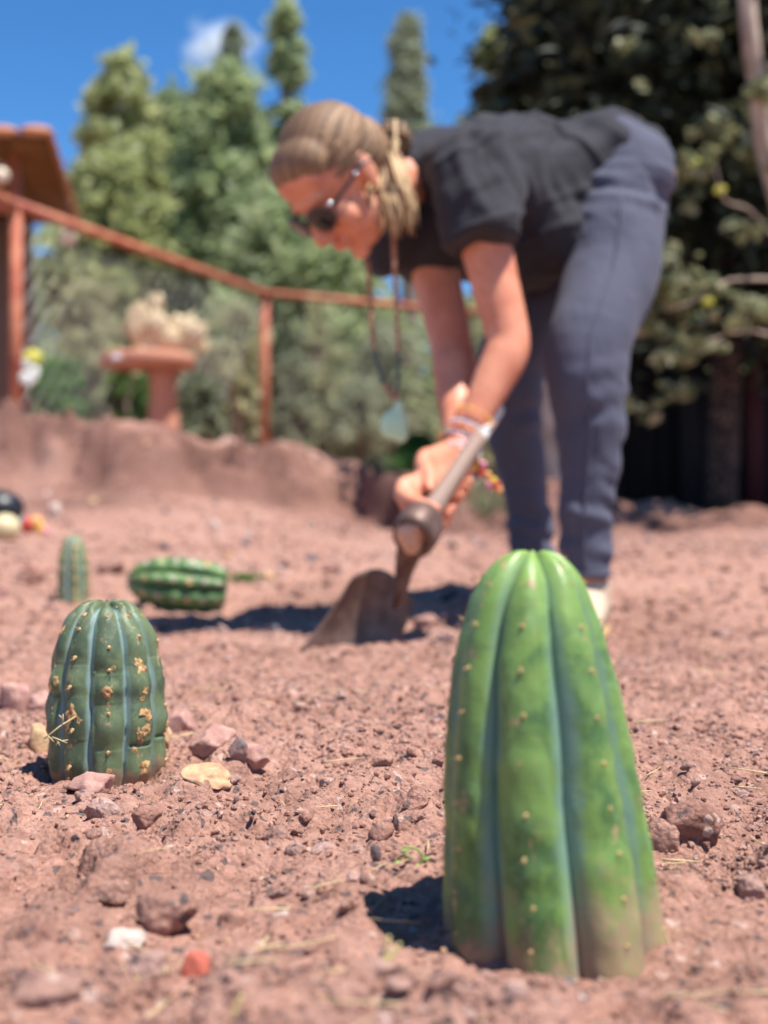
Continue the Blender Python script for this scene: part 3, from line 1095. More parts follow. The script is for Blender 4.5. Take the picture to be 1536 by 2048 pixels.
t.col(t.ramp(s_, [(0.0, (0.035, 0.018, 0.010)), (0.4, (0.15, 0.085, 0.047)), (0.7, (0.33, 0.20, 0.11)), (1.0, (0.62, 0.43, 0.23))]))
M['lens'] = mat('dark_lens', (0.012, 0.011, 0.012), 0.08, 0.6)
M['frame'] = mat('dark_frame', (0.03, 0.022, 0.02), 0.3, 0.5)
M['silver'] = mat('silver_stud', (0.8, 0.82, 0.85), 0.2, 0.5, Metallic=1.0)
M['bead'] = mat('brown_wood_bead', (0.42, 0.21, 0.13), 0.4, 0.5)
M['bead2'] = mat('green_stone_bead', (0.10, 0.16, 0.12), 0.4, 0.5)
M['jade'] = mat('pale_green_stone', (0.55, 0.80, 0.50), 0.35, 0.5)
M['jade'].node_tree.nodes['Principled BSDF'].inputs['Subsurface Weight'].default_value = 0.3
M['shoe'] = mat('beige_canvas', (0.55, 0.42, 0.30), 0.8, 0.2)
M['sole'] = mat('tan_rubber', (0.42, 0.27, 0.12), 0.7, 0.3)

# joints
near_sh, far_sh = P(935, 338, 2.29), P(845, 425, 2.50)
near_el, far_el = P(1020, 692, 2.24), P(908, 715, 2.34)
near_wr, far_wr = P(920, 898, 2.185), P(920, 938, 2.150)
eye_p, tip_p = P(838, 1056, 1.96), P(986, 832, 2.235)
hd = unit(tip_p - eye_p)
HL = np.linalg.norm(tip_p - eye_p)
HC = P(679, 362, 2.272)
Uh = unit([-.685, -.428, .59])
Fh = unit(A([-.45, -.35, -.82]) - Uh * (A([-.45, -.35, -.82]) @ Uh))
Rh = np.cross(Fh, Uh)


def hl(r, f, u):
    return HC + Rh * r + Fh * f + Uh * u


def hell(r, f, u, a, b, c, sub=3):
    return ellipsoid(hl(r, f, u), A([Rh * a, Fh * b, Uh * c]), sub)


body = []
# head
body += [hell(0, -.008, .030, .073, .094, .085), hell(0, .038, -.040, .056, .052, .072), hell(0, .035, -.082, .044, .046, .034),
         hell(0, .070, -.104, .018, .018, .015), hell(0, .078, .026, .048, .018, .016), hell(0, .060, .055, .055, .030, .040)]
for s in (-1, 1):
    body += [hell(s * .036, .062, -.030, .025, .026, .028), hell(s * .047, .015, -.070, .018, .040, .026)]
    # ear: rim, lobe
    body += [hell(s * .074, -.008, -.004, .007, .017, .028), hell(s * .077, -.014, .004, .006, .013, .022), hell(s * .073, .000, -.030, .006, .009, .010)]
body += [tube([hl(0, .086, .018), hl(0, .098, -.008), hl(0, .112, -.032)], A([[.009, .010], [.010, .011], [.013, .013]]), 10, round_cap=True),
         hell(0, .108, -.036, .015, .012, .010), hell(-.012, .100, -.038, .008, .010, .008), hell(.012, .100, -.038, .008, .010, .008),
         hell(0, .091, -.060, .023, .011, .0055), hell(0, .089, -.071, .020, .011, .0065)]
neck_b = P(850, 345, 2.41)
body.append(tube([hl(0, -.025, -.03), hl(0, -.03, -.085) * .5 + (hl(0, -.025, -.03) * .5 + neck_b * .5) * .5, neck_b, P(900, 360, 2.44)], A([.056, .053, .058, .075]), 16, smoothn=3))
# arms
Lat = unit([-.30, .95, -.02])


def arm(sh, el, wr):
    d1, d2 = el - sh, wr - el
    pts = [sh, sh + d1 * .3, sh + d1 * .65, el - d1 * .05, el + d2 * .12, el + d2 * .38, el + d2 * .7, wr]
    rad = A([.052, .048, .042, .038, .039, .034, .027, .0225])
    return tube(pts, rad, 18, smoothn=3, round_cap=True)


body += [arm(near_sh, near_el, near_wr), arm(far_sh, far_el, far_wr)]


# gripping hand
def hand(t_on, wrist, elbow, wrap, scale=1.0, hr=0.0165, thumb_along=True):
    """hand closed round the handle at t_on: palm on the far side, fingers curling round its right side"""
    out = []
    c = eye_p + hd * HL * t_on
    a = hd
    e1 = unit(A([-.25, 1, .1]) - (A([-.25, 1, .1]) @ a) * a)      # from the handle to the palm
    e2 = np.cross(a, e1)
    if e2[0] < 0: e2 = -e2                                        # the way the fingers wrap
    pc = c + e1 * (hr + .013) - e2 * .016
    S = scale
    out.append(ellipsoid(pc, A([a * .043 * S, e2 * .038 * S, e1 * .0135 * S]), 3))
    out.append(ellipsoid(pc - e2 * .022 + a * .006, A([a * .036 * S, e2 * .026 * S, e1 * .016 * S]), 3))
    out.append(tube([wrist, (wrist * .55 + pc * .45) - e2 * .006, pc - e2 * .015], A([[.026, .019], [.030, .018], [.036, .015]]) * S, 14, ref=e2, smoothn=3, round_cap=True))
    L_ = [.94, 1.05, 1.0, .82]
    for k in range(4):
        off = a * (-.033 + .0215 * k) * S
        R0 = hr + .0105
        angs = A([0.10, 0.65, 1.15, 1.65, 2.1, 2.5]) * L_[k] * wrap
        pts = []
        for i, an in enumerate(angs):
            rr = R0 + (.007 if i == 1 else 0) + (.003 if i == 3 else 0)
            pts.append(c + off + (e1 * math.cos(an) + e2 * math.sin(an)) * rr - a * .0012 * i)
        r = A([.0102, .0100, .0092, .0088, .0080, .0066]) * S * (0.9 if k == 3 else 1)
        out.append(tube(pts, r, 10, smoothn=2, round_cap=True))
        out.append(ellipsoid(pts[1], A([a, e1, e2]) * .0108 * S, 2))
    if thumb_along:      # thumb lies down along the left of the handle
        th = [pc - e2 * .026 - a * .010, c - a * .040 - e2 * (hr + .014) + e1 * .010, c - a * .060 - e2 * (hr + .010) + e1 * .004, c - a * .078 - e2 * (hr + .006) - e1 * .002]
        out.append(tube(th, A([.0170, .0130, .0115, .0080]) * S, 10, smoothn=2, round_cap=True))
    else:
        th = [pc - e2 * .026 - a * .010, c - a * .040 - e2 * (hr + .016), c - a * .042 - e2 * (hr + .006) - e1 * .014, c - a * .040 - e2 * .004 - e1 * (hr + .011)]
        out.append(tube(th, A([.0165, .0130, .0115, .0085]) * S, 10, smoothn=2, round_cap=True))
    return out


h1 = hand(0.44, near_wr, near_el, 0.88, scale=.9)
h2 = hand(0.19, far_wr, far_el, 0.95, scale=.9, thumb_along=False)
body += h1 + h2
# trunk and legs under the clothes keep the body one piece
sp = [P(1235, 365, 2.56), P(1100, 370, 2.52), P(985, 370, 2.47), P(900, 360, 2.44)]
body.append(tube(sp, A([[.13, .085], [.11, .08], [.14, .085], [.15, .07]]), 20, ref=Lat, smoothn=3, round_cap=True))
near_leg = [P(1240, 390, 2.47), P(1228, 480, 2.42), P(1220, 560, 2.38), P(1178, 680, 2.31), P(1174, 770, 2.29), P(1180, 850, 2.29), P(1175, 1000, 2.29), P(1172, 1100, 2.29)]
near_r = A([.088, .092, .085, .077, .070, .059, .047, .042])
far_leg = [P(1195, 430, 2.66), P(1150, 540, 2.66), P(1085, 630, 2.64), P(1020, 735, 2.62), P(1024, 800, 2.62), P(1029, 866, 2.63), P(1052, 992, 2.65), P(1066, 1095, 2.66)]
far_r = A([.092, .092, .085, .072, .062, .050, .045, .040])
near_an, far_an = P(1176, 1165, 2.30), P(1072, 1150, 2.67)
for leg, r, an in ((near_leg, near_r, near_an), (far_leg, far_r, far_an)):
    body.append(tube(leg + [an], np.r_[r * .78, .034], 16, smoothn=2, round_cap=True))
gn, gf = float(ground_z(near_an[0], near_an[1] - .08, False)), float(ground_z(far_an[0], far_an[1], False))
for an, gz, d in ((near_an, gn, unit([-.32, -1, 0])), (far_an, gf, unit([-.6, -.8, 0]))):
    body.append(tube([an, an * [1, 1, 0] + [0, 0, gz + .055]], [.035, .036], 14, round_cap=True))
    body.append(tube([A([*(an[:2] - d[:2] * .04), gz + .035]), A([*(an[:2] + d[:2] * .05), gz + .04]), A([*(an[:2] + d[:2] * .15), gz + .025])], A([.028, .032, .022]), 14, round_cap=True))

person = empty('person', (.30, 2.42, 0), 'person in dark clothes and sunglasses bending down and holding a hoe with both hands', 'person')
Vb, fb = fuse(body, 0.0042, 3)
part('body', (Vb, fb), M['skin'], person)


# --- t-shirt
sh = []
sp = [P(1192, 352, 2.56), P(1130, 380, 2.54), P(1060, 392, 2.51), P(975, 388, 2.47), P(905, 372, 2.44), P(855, 355, 2.41), P(818, 352, 2.385)]
sh.append(tube(sp, A([[.165, .118], [.158, .135], [.162, .140], [.178, .138], [.165, .112], [.085, .092], [.066, .072]]), 40, ref=Lat, smoothn=4, round_cap=True))
sh.append(ellipsoid(P(885, 450, 2.46), A([Lat * .145, A([.105, .02, .03]), A([.0, 0, .105])]), 4))
sh.append(ellipsoid(P(1030, 470, 2.48), A([Lat * .155, A([.12, 0, -.01]), A([.0, 0, .112])]), 4))
sh.append(ellipsoid(P(800, 480, 2.44), A([Lat * .10, A([.065, 0, .02]), A([.0, 0, .065])]), 4))
sh.append(tube([P(905, 345, 2.36), near_sh, P(950, 420, 2.25), P(963, 486, 2.235)], A([.075, .076, .070, .062]), 24, smoothn=3, round_cap=False))
sh.append(tube([P(985, 365, 2.32), P(1010, 400, 2.27), P(1030, 432, 2.26)], A([.05, .038, .012]), 14, smoothn=3, round_cap=True))
sh.append(tube([P(870, 400, 2.48), far_sh, P(855, 520, 2.46)], A([.07, .07, .060]), 20, smoothn=3))
Vs, fsh = fuse(sh, 0.006, 5)
N = normals(Vs, fsh)
X, Yy, Z = Vs.T
w = vnoise(X * 42 + 3 * vnoise(X * 4, Yy * 4, Z * 6), Yy * 5, Z * 6) * .0065 + vnoise(X * 18 + Z * 12, Yy * 6, Z * 7) * .007 + vnoise(X * 9, Yy * 9, Z * 22) * .004
rg = lambda q_: 1 - np.minimum(1, np.abs(q_) * 3.2)
w = w + .010 * rg(vnoise(X * 16 + Z * 5 + 2 * vnoise(X * 3, Yy * 3, Z * 5), Yy * 4, Z * 3.5)) + .007 * rg(vnoise(X * 10 - Z * 20, Yy * 6 + 7, Z * 6)) - .004
k = sstep(P(830, 0, 2.4)[0], P(960, 0, 2.4)[0], X)
Vs = Vs + N * (w * (0.4 + 0.6 * k))[:, None]
part('tshirt', (Vs, fsh), M['shirt'], person)
# sleeve hem and collar as turned edges
# --- trousers
tr = []
for leg, r in ((near_leg, near_r), (far_leg, far_r)):
    tr.append(tube(leg + [leg[-1] + (leg[-1] - leg[-2]) * .55], np.r_[r, r[-1] * .95], 28, smoothn=4, round_cap=False))
tr.append(ellipsoid(P(1208, 368, 2.55), A([Lat * .168, A([.104, 0, -.03]), A([.03, 0, .108])]), 4))
tr.append(ellipsoid(P(1234, 396, 2.50), A([Lat * .12, A([.080, 0, -.02]), A([.02, 0, .105])]), 4))
tr.append(ellipsoid(P(1195, 350, 2.55), A([Lat * .158, A([.08, 0, 0]), A([0, 0, .112])]), 4))
tr.append(ellipsoid(P(1224, 408, 2.60), A([Lat * .10, A([.08, 0, -.02]), A([.02, 0, .10])]), 4))
Vt, ft = fuse(tr, 0.006, 5)
N = normals(Vt, ft)
X, Yy, Z = Vt.T
hipk = np.exp(-((Z - P(0, 385, 2.45)[2]) / .06) ** 2)
kneek = np.exp(-((Z - P(0, 830, 2.3)[2]) / .08) ** 2)
ank = np.exp(-((Z - P(0, 1060, 2.3)[2]) / .09) ** 2)
w = vnoise(X * 8, Yy * 8, Z * 55 + 8 * X) * .010 * hipk + vnoise(X * 14, Yy * 14, Z * 40 - 10 * X) * .010 * kneek + vnoise(X * 14, Yy * 14, Z * 50 + 12 * X) * .013 * ank + vnoise(X * 12, Yy * 12, Z * 9) * .006 + vnoise(X * 30, Yy * 30, Z * 12) * .002
rg = lambda q_: 1 - np.minimum(1, np.abs(q_) * 3.0)
w = w * .75 + .007 * rg(vnoise(X * 7, Yy * 7, Z * 20 + 14 * X)) * np.clip(hipk + .5 * kneek + .6 * ank, 0, 1)
Vt = Vt + N * w[:, None]
part('trousers', (Vt, ft), M['trousers'], person)

def on_skin(Vm, Nm, pts, lift=.001):
    out = []
    for q_ in pts:
        i_ = int(np.argmin(((Vm - q_) ** 2).sum(1)))
        out.append(Vm[i_] + Nm[i_] * lift)
    out = A(out)
    for _ in range(2):
        out[1:-1] = (out[:-2] + 2 * out[1:-1] + out[2:]) / 4
    return out


Nt = normals(Vt, ft)
side = [P(u, v, 2.2) for u, v in ((1262, 300), (1262, 350), (1258, 400), (1240, 480), (1222, 560), (1200, 620), (1182, 680), (1178, 760), (1182, 850), (1180, 930), (1176, 1000), (1174, 1090), (1172, 1140))]
side = [A(np.array([np.interp(t_, range(len(side)), [s_[i_] for s_ in side]) for i_ in range(3)])) for t_ in np.linspace(0, len(side) - 1, 50)]
part('side_seam', tube(on_skin(Vt, Nt, [s_ + A([0, .02, 0]) for s_ in side]), .0022, 6), M['trousers'], person)
an = np.linspace(0, 2 * np.pi, 33)
hc, hn = P(1172, 1146, 2.29), unit(near_leg[-1] - near_leg[-2])
h1_, h2_ = unit(np.cross(hn, [0, 1, 0])), None
h2_ = np.cross(hn, h1_)
part('trouser_hem', tube([hc + (h1_ * math.cos(a) + h2_ * math.sin(a)) * .0405 for a in an], A([[.0035, .006]] * 33), 8, cap=False), M['trousers'], person)
Ns = normals(Vs, fsh)
ac, ad = P(963, 486, 2.235), unit(near_el - near_sh)
s1_ = unit(np.cross(ad, [0, 1, 0])); s2_ = np.cross(ad, s1_)
part('sleeve_hem', tube(on_skin(Vs, Ns, [ac - ad * .012 + (s1_ * math.cos(a) + s2_ * math.sin(a)) * .064 for a in an], .0015), .0028, 6, cap=False), M['shirt'], person)

# --- shoes
for an, gz, d in ((near_an, gn, unit([-.32, -1, 0])), (far_an, gf, unit([-.6, -.8, 0]))):
    pts = [A([*(an[:2] - d[:2] * .055), gz + .040]), A([*(an[:2]), gz + .050]), A([*(an[:2] + d[:2] * .07), gz + .042]), A([*(an[:2] + d[:2] * .15), gz + .030]), A([*(an[:2] + d[:2] * .19), gz + .026])]
    sv = fuse([tube(pts, A([[.033, .036], [.036, .046], [.042, .036], [.044, .026], [.034, .020]]), 18, ref=np.cross(d, [0, 0, 1.]), smoothn=3, round_cap=True),
               tube([A([*an[:2], gz + .04]), A([*an[:2], gz + .095])], [.040, .040], 18)], .005, 3)
    so = part('shoe', sv, M['shoe'], person)
    sp_ = [p * [1, 1, 0] + [0, 0, gz + .008] for p in pts]
    part('sole', tube(sp_, A([[.034, .013], [.038, .013], [.044, .013], [.046, .013], [.036, .012]]), 16, ref=np.cross(d, [0, 0, 1.]), smoothn=3, round_cap=True), M['sole'], so)

# --- hair: swept back to a low bun, loose locks hanging beside the neck
hv = fuse([hell(0, -.022, .044, .0805, .092, .088, 4), hell(0, -.055, .010, .074, .068, .070, 4), hell(0, .034, .072, .068, .052, .048, 4), hell(0, -.105, -.025, .036, .035, .035, 3)], .004, 4)
V = hv[0]
N = normals(*hv)
q = V - hl(0, 0, .02)
f_ = q @ Fh; r0 = q @ Rh; u0 = q @ Uh
phi = np.arctan2(r0, u0 + .35 * f_ + .02)
st = 0.5 + 0.12 * vnoise(phi * 7, f_ * 9, 0.0) + 0.17 * vnoise(phi * 40, f_ * 10, 3.0) + 0.14 * vnoise(phi * 90, f_ * 10, 5.0)
V = V + N * (0.0010 * vnoise(phi * 24, f_ * 5, 1.0) + .0014 * vnoise(phi * 7, f_ * 5, 2.0) + .0012 * vnoise(phi * 55, f_ * 6, 4.0))[:, None]
hair = part('hair', (V, hv[1]), M['hair'], person, attrs={'strand': np.clip(st, 0, 1)})
r_ = np.random.default_rng(3)
locks, sa = [], []
bun = hl(-.01, -.135, -.035)
for k in range(60):          # coiled strands of the bun
    a0 = r_.uniform(0, 6.28); ax1 = unit(r_.normal(size=3)); ax2 = unit(np.cross(ax1, r_.normal(size=3)))
    rr = r_.uniform(.018, .036)
    tt = np.linspace(0, r_.uniform(2.5, 5.5), 12)
    pts = bun + np.outer(np.cos(tt + a0), ax1) * rr + np.outer(np.sin(tt + a0), ax2) * rr * .9
    g_ = tube(pts, np.r_[.002, np.full(10, r_.uniform(.0025, .0055)), .002], 7)
    locks.append(g_); sa += [np.clip(r_.normal(.45, .22), 0, 1)] * len(g_[0])
for k in range(110):          # hanging locks
    p0 = bun + r_.normal(size=3) * .014 + A([-.02, -.02, -.015])
    uu = r_.normal(780, 24)
    p3 = P(uu + 8, r_.uniform(400, 478), 2.25 + r_.uniform(-.03, .05))
    mid = P(uu - r_.uniform(-10, 16), r_.uniform(320, 360), 2.24 + r_.uniform(-.02, .05))
    tt = np.linspace(0, 1, 9)[:, None]
    pts = (1 - tt) ** 2 * p0 + 2 * tt * (1 - tt) * mid + tt ** 2 * p3
    pts += np.sin(tt * 9 + k) * A([.007, .004, 0]) * tt
    g_ = tube(pts, A([.003, .0042, .0048, .0050, .0048, .0042, .0032, .002, .0008]) * r_.uniform(.5, 1.15), 7)
    locks.append(g_); sa += [np.clip(r_.normal(.88, .2), 0, 1)] * len(g_[0])
for k in range(60):          # flyaway strands swept over the cap
    ph = r_.uniform(-2.0, 2.0)
    tt = np.linspace(0, 1, 9)
    pts = []
    for t_ in tt:
        fa = math.radians(60 - 150 * t_)
        rad_ = A([math.sin(ph) * .082, 0, math.cos(ph) * .09]) * math.cos(fa)
        pts.append(hl(rad_[0], math.sin(fa) * .094 - .022, rad_[2] + .044 - .035 * t_))
    g_ = tube(pts, np.full(9, r_.uniform(.0006, .0016)), 5)
    locks.append(g_); sa += [np.clip(r_.normal(.6, .25), 0, 1)] * len(g_[0])
part('hair_locks', join(locks), M['hair'], person, attrs={'strand': A(sa)})

# --- sunglasses
gl = part('sunglasses', join([tube([hl(-.009, .108, .008), hl(0, .111, .011), hl(.009, .108, .008)], .0025, 8)]), M['frame'], person)
for s in (-1, 1):
    c = hl(s * .034, .104, -.001)
    n_ = unit(Fh + Rh * s * .22 - Uh * .08)
    e1 = unit(np.cross(Uh, n_)); e2 = np.cross(n_, e1)
    an = np.linspace(0, 2 * np.pi, 25)[:-1]
    ring = [c + e1 * math.cos(a) * .0275 + e2 * math.sin(a) * .0225 - n_ * .004 * math.cos(a) ** 2 for a in an]
    for nm, ge, mt in (('lens', ellipsoid(c, A([e1 * .027, e2 * .022, n_ * .004]), 3), 'lens'),
                       ('rim', tube(ring + [ring[0], ring[1]], .0028, 8, cap=False), 'frame'),
                       ('temple_arm', tube([hl(s * .062, .090, .008), hl(s * .077, .045, .008), hl(s * .081, -.005, .010), hl(s * .079, -.028, -.008)], A([[.0035, .002]] * 4), 8, smoothn=3), 'frame'),
                       ('stud', ellipsoid(hl(s * .0655, .089, .012), A([Rh, Fh, Uh]) * .0048, 2), 'silver'),
                       ('stud', ellipsoid(hl(s * .0835, .022, .010), A([Rh, Fh, Uh]) * .0045, 2), 'silver')):
        part(nm, ge, M[mt], gl)

# --- long bead necklace with a pale green pendant
nk = part('necklace', tube([P(786, 455, 2.30), P(790, 560, 2.30), P(797, 690, 2.30), P(796, 760, 2.30), P(790, 800, 2.30)], .0009, 5), M['bead'], person)
bead_me = [make_mesh('bead', *[(lambda g_: (g_[0] * .0052, g_[1]))(ico(2))][0], [M[x]]) for x in ('bead', 'bead2')]


def beads(pts, n, col):
    pts = A(pts)
    seg = np.r_[0, np.cumsum(np.linalg.norm(np.diff(pts, axis=0), axis=1))]
    for k in range(n):
        s = seg[-1] * (k + .5) / n
        p = A([np.interp(s, seg, pts[:, i]) for i in range(3)])
        o = new_obj('bead', bead_me[col(k / n)], nk)
        o.location = p - A(person.location)


beads([P(786, 440, 2.30), P(790, 560, 2.30), P(797, 690, 2.30), P(796, 760, 2.30), P(790, 800, 2.30)], 34, lambda t: 1 if .72 < t < .92 else 0)
part('cord', tube([P(735, 520, 2.38), P(743, 640, 2.35), P(752, 720, 2.32), P(770, 775, 2.31), P(788, 800, 2.30)], .0009, 5), M['bead'], nk)
beads([P(735, 520, 2.38), P(743, 640, 2.35), P(752, 720, 2.32), P(770, 775, 2.31), P(788, 800, 2.30)], 30, lambda t: 1 if .6 < t < .85 else 0)
pe = fuse([ellipsoid(P(797, 815, 2.30), A([[.010, 0, .002], [0, .006, 0], [0, 0, .014]]), 2), ellipsoid(P(788, 848, 2.30), A([[.025, 0, .008], [0, .009, 0], [-.004, 0, .027]]), 3),
           ellipsoid(P(802, 868, 2.30), A([[.014, 0, -.004], [0, .008, 0], [.004, 0, .017]]), 2), ellipsoid(P(777, 862, 2.30), A([[.010, 0, .008], [0, .006, 0], [0, 0, .008]]), 2)], .0025, 1)
part('pendant', pe, M['jade'], nk)

# --- bracelets on both wrists
BC = {'orange': (0.72, 0.36, 0.13), 'white': (0.75, 0.74, 0.72), 'lilac': (0.50, 0.45, 0.72), 'yellow': (0.80, 0.50, 0.05), 'red': (0.55, 0.06, 0.05), 'pink': (0.70, 0.25, 0.35), 'teal': (0.10, 0.35, 0.35)}
for k_, v_ in BC.items(): M['b_' + k_] = mat(k_ + '_thread', v_, 0.7, 0.3)


def bracelet(wr, el, t, r, cols, fat=.0032, slack=0.0):
    d = unit(el - wr)
    c = wr + (el - wr) * t
    e1 = unit(np.cross(d, [0, 0, 1.])); e2 = np.cross(d, e1)
    n = 22
    b = None
    ring = []
    for k in range(n + 1):
        a = 2 * math.pi * k / n
        ring.append(c + e1 * math.cos(a) * r + e2 * math.sin(a) * r + A([0, 0, -slack]) * (1 - math.cos(a - 2.0)) / 2)
    b = part('bracelet', tube(ring, .0012, 5, cap=False), M['b_' + cols[0]], person)
    mb = [make_mesh('thread_bead', *(lambda g_: (g_[0] * fat, g_[1]))(ico(1)), [M['b_' + c_]]) for c_ in cols]
    for k in range(n):
        o = new_obj('thread_bead', mb[k % len(mb)], b)
        o.location = ring[k] - A(person.location)


bracelet(near_wr, near_el, 0.30, .0330, ['orange', 'yellow', 'orange'], .0034)
bracelet(near_wr, near_el, 0.18, .0325, ['white', 'lilac', 'white'], .0034)
bracelet(near_wr, near_el, 0.07, .0330, ['lilac', 'white', 'teal'], .0032)
bracelet(far_wr, far_el, 0.24, .0335, ['red', 'yellow', 'teal', 'orange'], .0034)
bracelet(far_wr, far_el, 0.10, .0335, ['white', 'lilac'], .0040)
# dangling tassel of coloured threads below the far wrist
ts = part('tassel', tube([P(948, 895, 2.19), P(960, 925, 2.18), P(975, 950, 2.18)], .0012, 5), M['b_orange'], person)
r_ = np.random.default_rng(8)
tm = [make_mesh('pompom', *(lambda g_: (g_[0] * .0066 * (1 + .2 * vnoise(g_[0][:, 0] * 3, g_[0][:, 1] * 3, g_[0][:, 2] * 3 + .2))[:, None], g_[1]))(ico(2)), [M['b_' + c_]]) for c_ in ('orange', 'yellow', 'pink', 'red')]
for k, (u, v) in enumerate([(950, 905), (955, 922), (966, 930), (962, 945), (975, 950), (986, 962), (978, 970), (994, 972), (998, 980), (948, 935)]):
    o = new_obj('pompom', tm[k % 4], ts)
    o.location = P(u, v, 2.18) - A(person.location)

# ------------------------------------------------------------------ hoe
m = M['iron'] = mat('rusty_iron', (0.12, 0.07, 0.05), 0.5, 0.4, Metallic=0.3)
t = NT(m)
c = t.coord()
t.col(t.mix(t.ramp(t.noise(c, 30, 6, 0.65), [(0.35, (0, 0, 0)), (0.65, (1, 1, 1))]), (0.085, 0.045, 0.032), (0.19, 0.115, 0.09)))
t.bump(t.noise(c, 150, 5, 0.6), 0.4, 0.002)
m = M['wood'] = mat('worn_grey_wood', (0.36, 0.25, 0.19), 0.6, 0.35)
t = NT(m)
c = t.coord()
t.col(t.mix(t.noise(t.mapping(c, (30, 30, 4)), 6, 5, 0.6), (0.20, 0.125, 0.09), (0.34, 0.24, 0.19)))
M['white_tip'] = mat('white_taped_end', (0.75, 0.72, 0.66), 0.4, 0.4)
M['wood_end'] = stone_mat('raw_wood_end', (0.70, 0.42, 0.27), (0.60, 0.33, 0.21))
hoe = empty('hoe', tuple(eye_p * [1, 1, 0] + [0, 0, .0]), 'short handled iron hoe biting into the red soil below the hands', 'hoe')
tt = np.linspace(-.02, .78, 12)
part('handle', tube([eye_p + hd * HL * t_ + A([0, 0, .0]) for t_ in tt], np.interp(tt, [0, .3, 1], [.0180, .0150, .0125]), 18), M['wood'], hoe)
tt = np.linspace(.78, 1.06, 6)
part('handle_tip', tube([eye_p + hd * HL * t_ for t_ in tt], np.interp(tt, [0, 1], [.0150, .0125]), 18, round_cap=True), M['white_tip'], hoe)
# eye ring round the handle end, seen end on
sx = unit(np.cross(hd, [0, 0, 1.])); sz = np.cross(sx, hd)
n = 36
an = np.linspace(0, 2 * np.pi, n, endpoint=False)
rings = []
for (tz, r) in ((-.030, .0240), (-.032, .0300), (-.020, .0335), (.012, .0335), (.030, .0290), (.030, .0215), (-.030, .0240)):
    rings.append(eye_p + hd * tz + (np.cos(an)[:, None] * sx + np.sin(an)[:, None] * sz * 1.12) * r)
V = np.concatenate(rings)
j = np.arange(n)
q = np.concatenate([np.stack([k * n + j, k * n + (j + 1) % n, (k + 1) * n + (j + 1) % n, (k + 1) * n + j], 1) for k in range(len(rings) - 1)])
part('eye_ring', (V, [q]), M['iron'], hoe)
V, f = rock_geo(77, 4, 3, .05, 1.0)
V = V * [.0245, .0245, .026]
part('wedge', (V @ A([sx, sz, hd]) + eye_p - hd * .020, f), M['wood_end'], hoe)
# neck and blade
nt = P(822, 1092, 1.965); nb = P(800, 1192, 2.00)
part('neck', fuse([tube([nt, (nt + nb) / 2 + A([-.002, .005, 0]), nb, P(790, 1215, 2.02)], A([[.022, .016], [.015, .012], [.009, .009], [.006, .006]]), 12, smoothn=3, ref=A([1., 0, 0]))], .003, 2), M['iron'], hoe)
# blade outline in its own plane: u along the cutting edge, w from the edge up to the neck
bl = P(598, 1300, 1.965); br = P(822, 1222, 2.09); tp = P(742, 1130, 2.015); tl = P(690, 1178, 2.00)
NU, NW = 28, 16
bot0, bot1 = bl + A([0, 0, -.002]), P(775, 1330, 2.05)
up0, up1 = P(705, 1152, 2.0), P(826, 1200, 2.085)
grid = np.zeros((NW, NU, 3))
for i, w_ in enumerate(np.linspace(0, 1, NW)):
    for j_, s_ in enumerate(np.linspace(0, 1, NU)):
        lo = bot0 * (1 - s_) + bot1 * s_
        hi = up0 * (1 - s_) + up1 * s_
        p = lo * (1 - w_) + hi * w_
        arch = math.sin(math.pi * min(1, s_)) * w_ * .028
        p = p + A([-.2, 0, 1]) * arch * .9
        p = p + A([.35, .9, .1]) * (.020 * math.sin(math.pi * s_) * (.4 + .6 * w_) + .012 * math.sin(math.pi * w_))
        grid[i, j_] = p
nrm = unit(np.cross(bot1 - bot0, up0 - bot0))
Vf = grid.reshape(-1, 3); Vk = Vf + nrm * .0035
idx = np.arange(NW * NU).reshape(NW, NU)
qf = np.stack([idx[:-1, :-1], idx[:-1, 1:], idx[1:, 1:], idx[1:, :-1]], -1).reshape(-1, 4)
qb = qf[:, ::-1] + NW * NU
rim = np.r_[idx[0], idx[1:, -1], idx[-1, -2::-1], idx[-2:0:-1, 0]]
rn = np.roll(rim, -1)
qr = np.stack([rim, rim + NW * NU, rn + NW * NU, rn], 1)
part('blade', (np.concatenate([Vf, Vk]), [np.concatenate([qf, qb, qr])]), M['iron'], hoe)


# ------------------------------------------------------------------ vegetation
def leaf_mat(name, cols, transl=0.5, rough=0.6):
    """cols: ramp over the tint carried by every leaf"""
    m = bpy.data.materials.new(name)
    m.use_nodes = True
    t = NT(m)
    tint = t.attr('tint')
    k = len(cols)
    col = t.ramp(tint, [(i / (k - 1), c) for i, c in enumerate(cols)])
    t.col(col)
    t.b.inputs['Roughness'].default_value = rough
    t.b.inputs['Specular IOR Level'].default_value = 0.3
    tr = t.n('BsdfTranslucent', i_Color=col)
    mx = t.n('MixShader', i_0=transl, i_1=t.b.outputs[0], i_2=tr.outputs[0])
    out = [n for n in m.node_tree.nodes if n.type == 'OUTPUT_MATERIAL'][0]
    m.node_tree.links.new(mx.outputs[0], out.inputs[0])
    return m


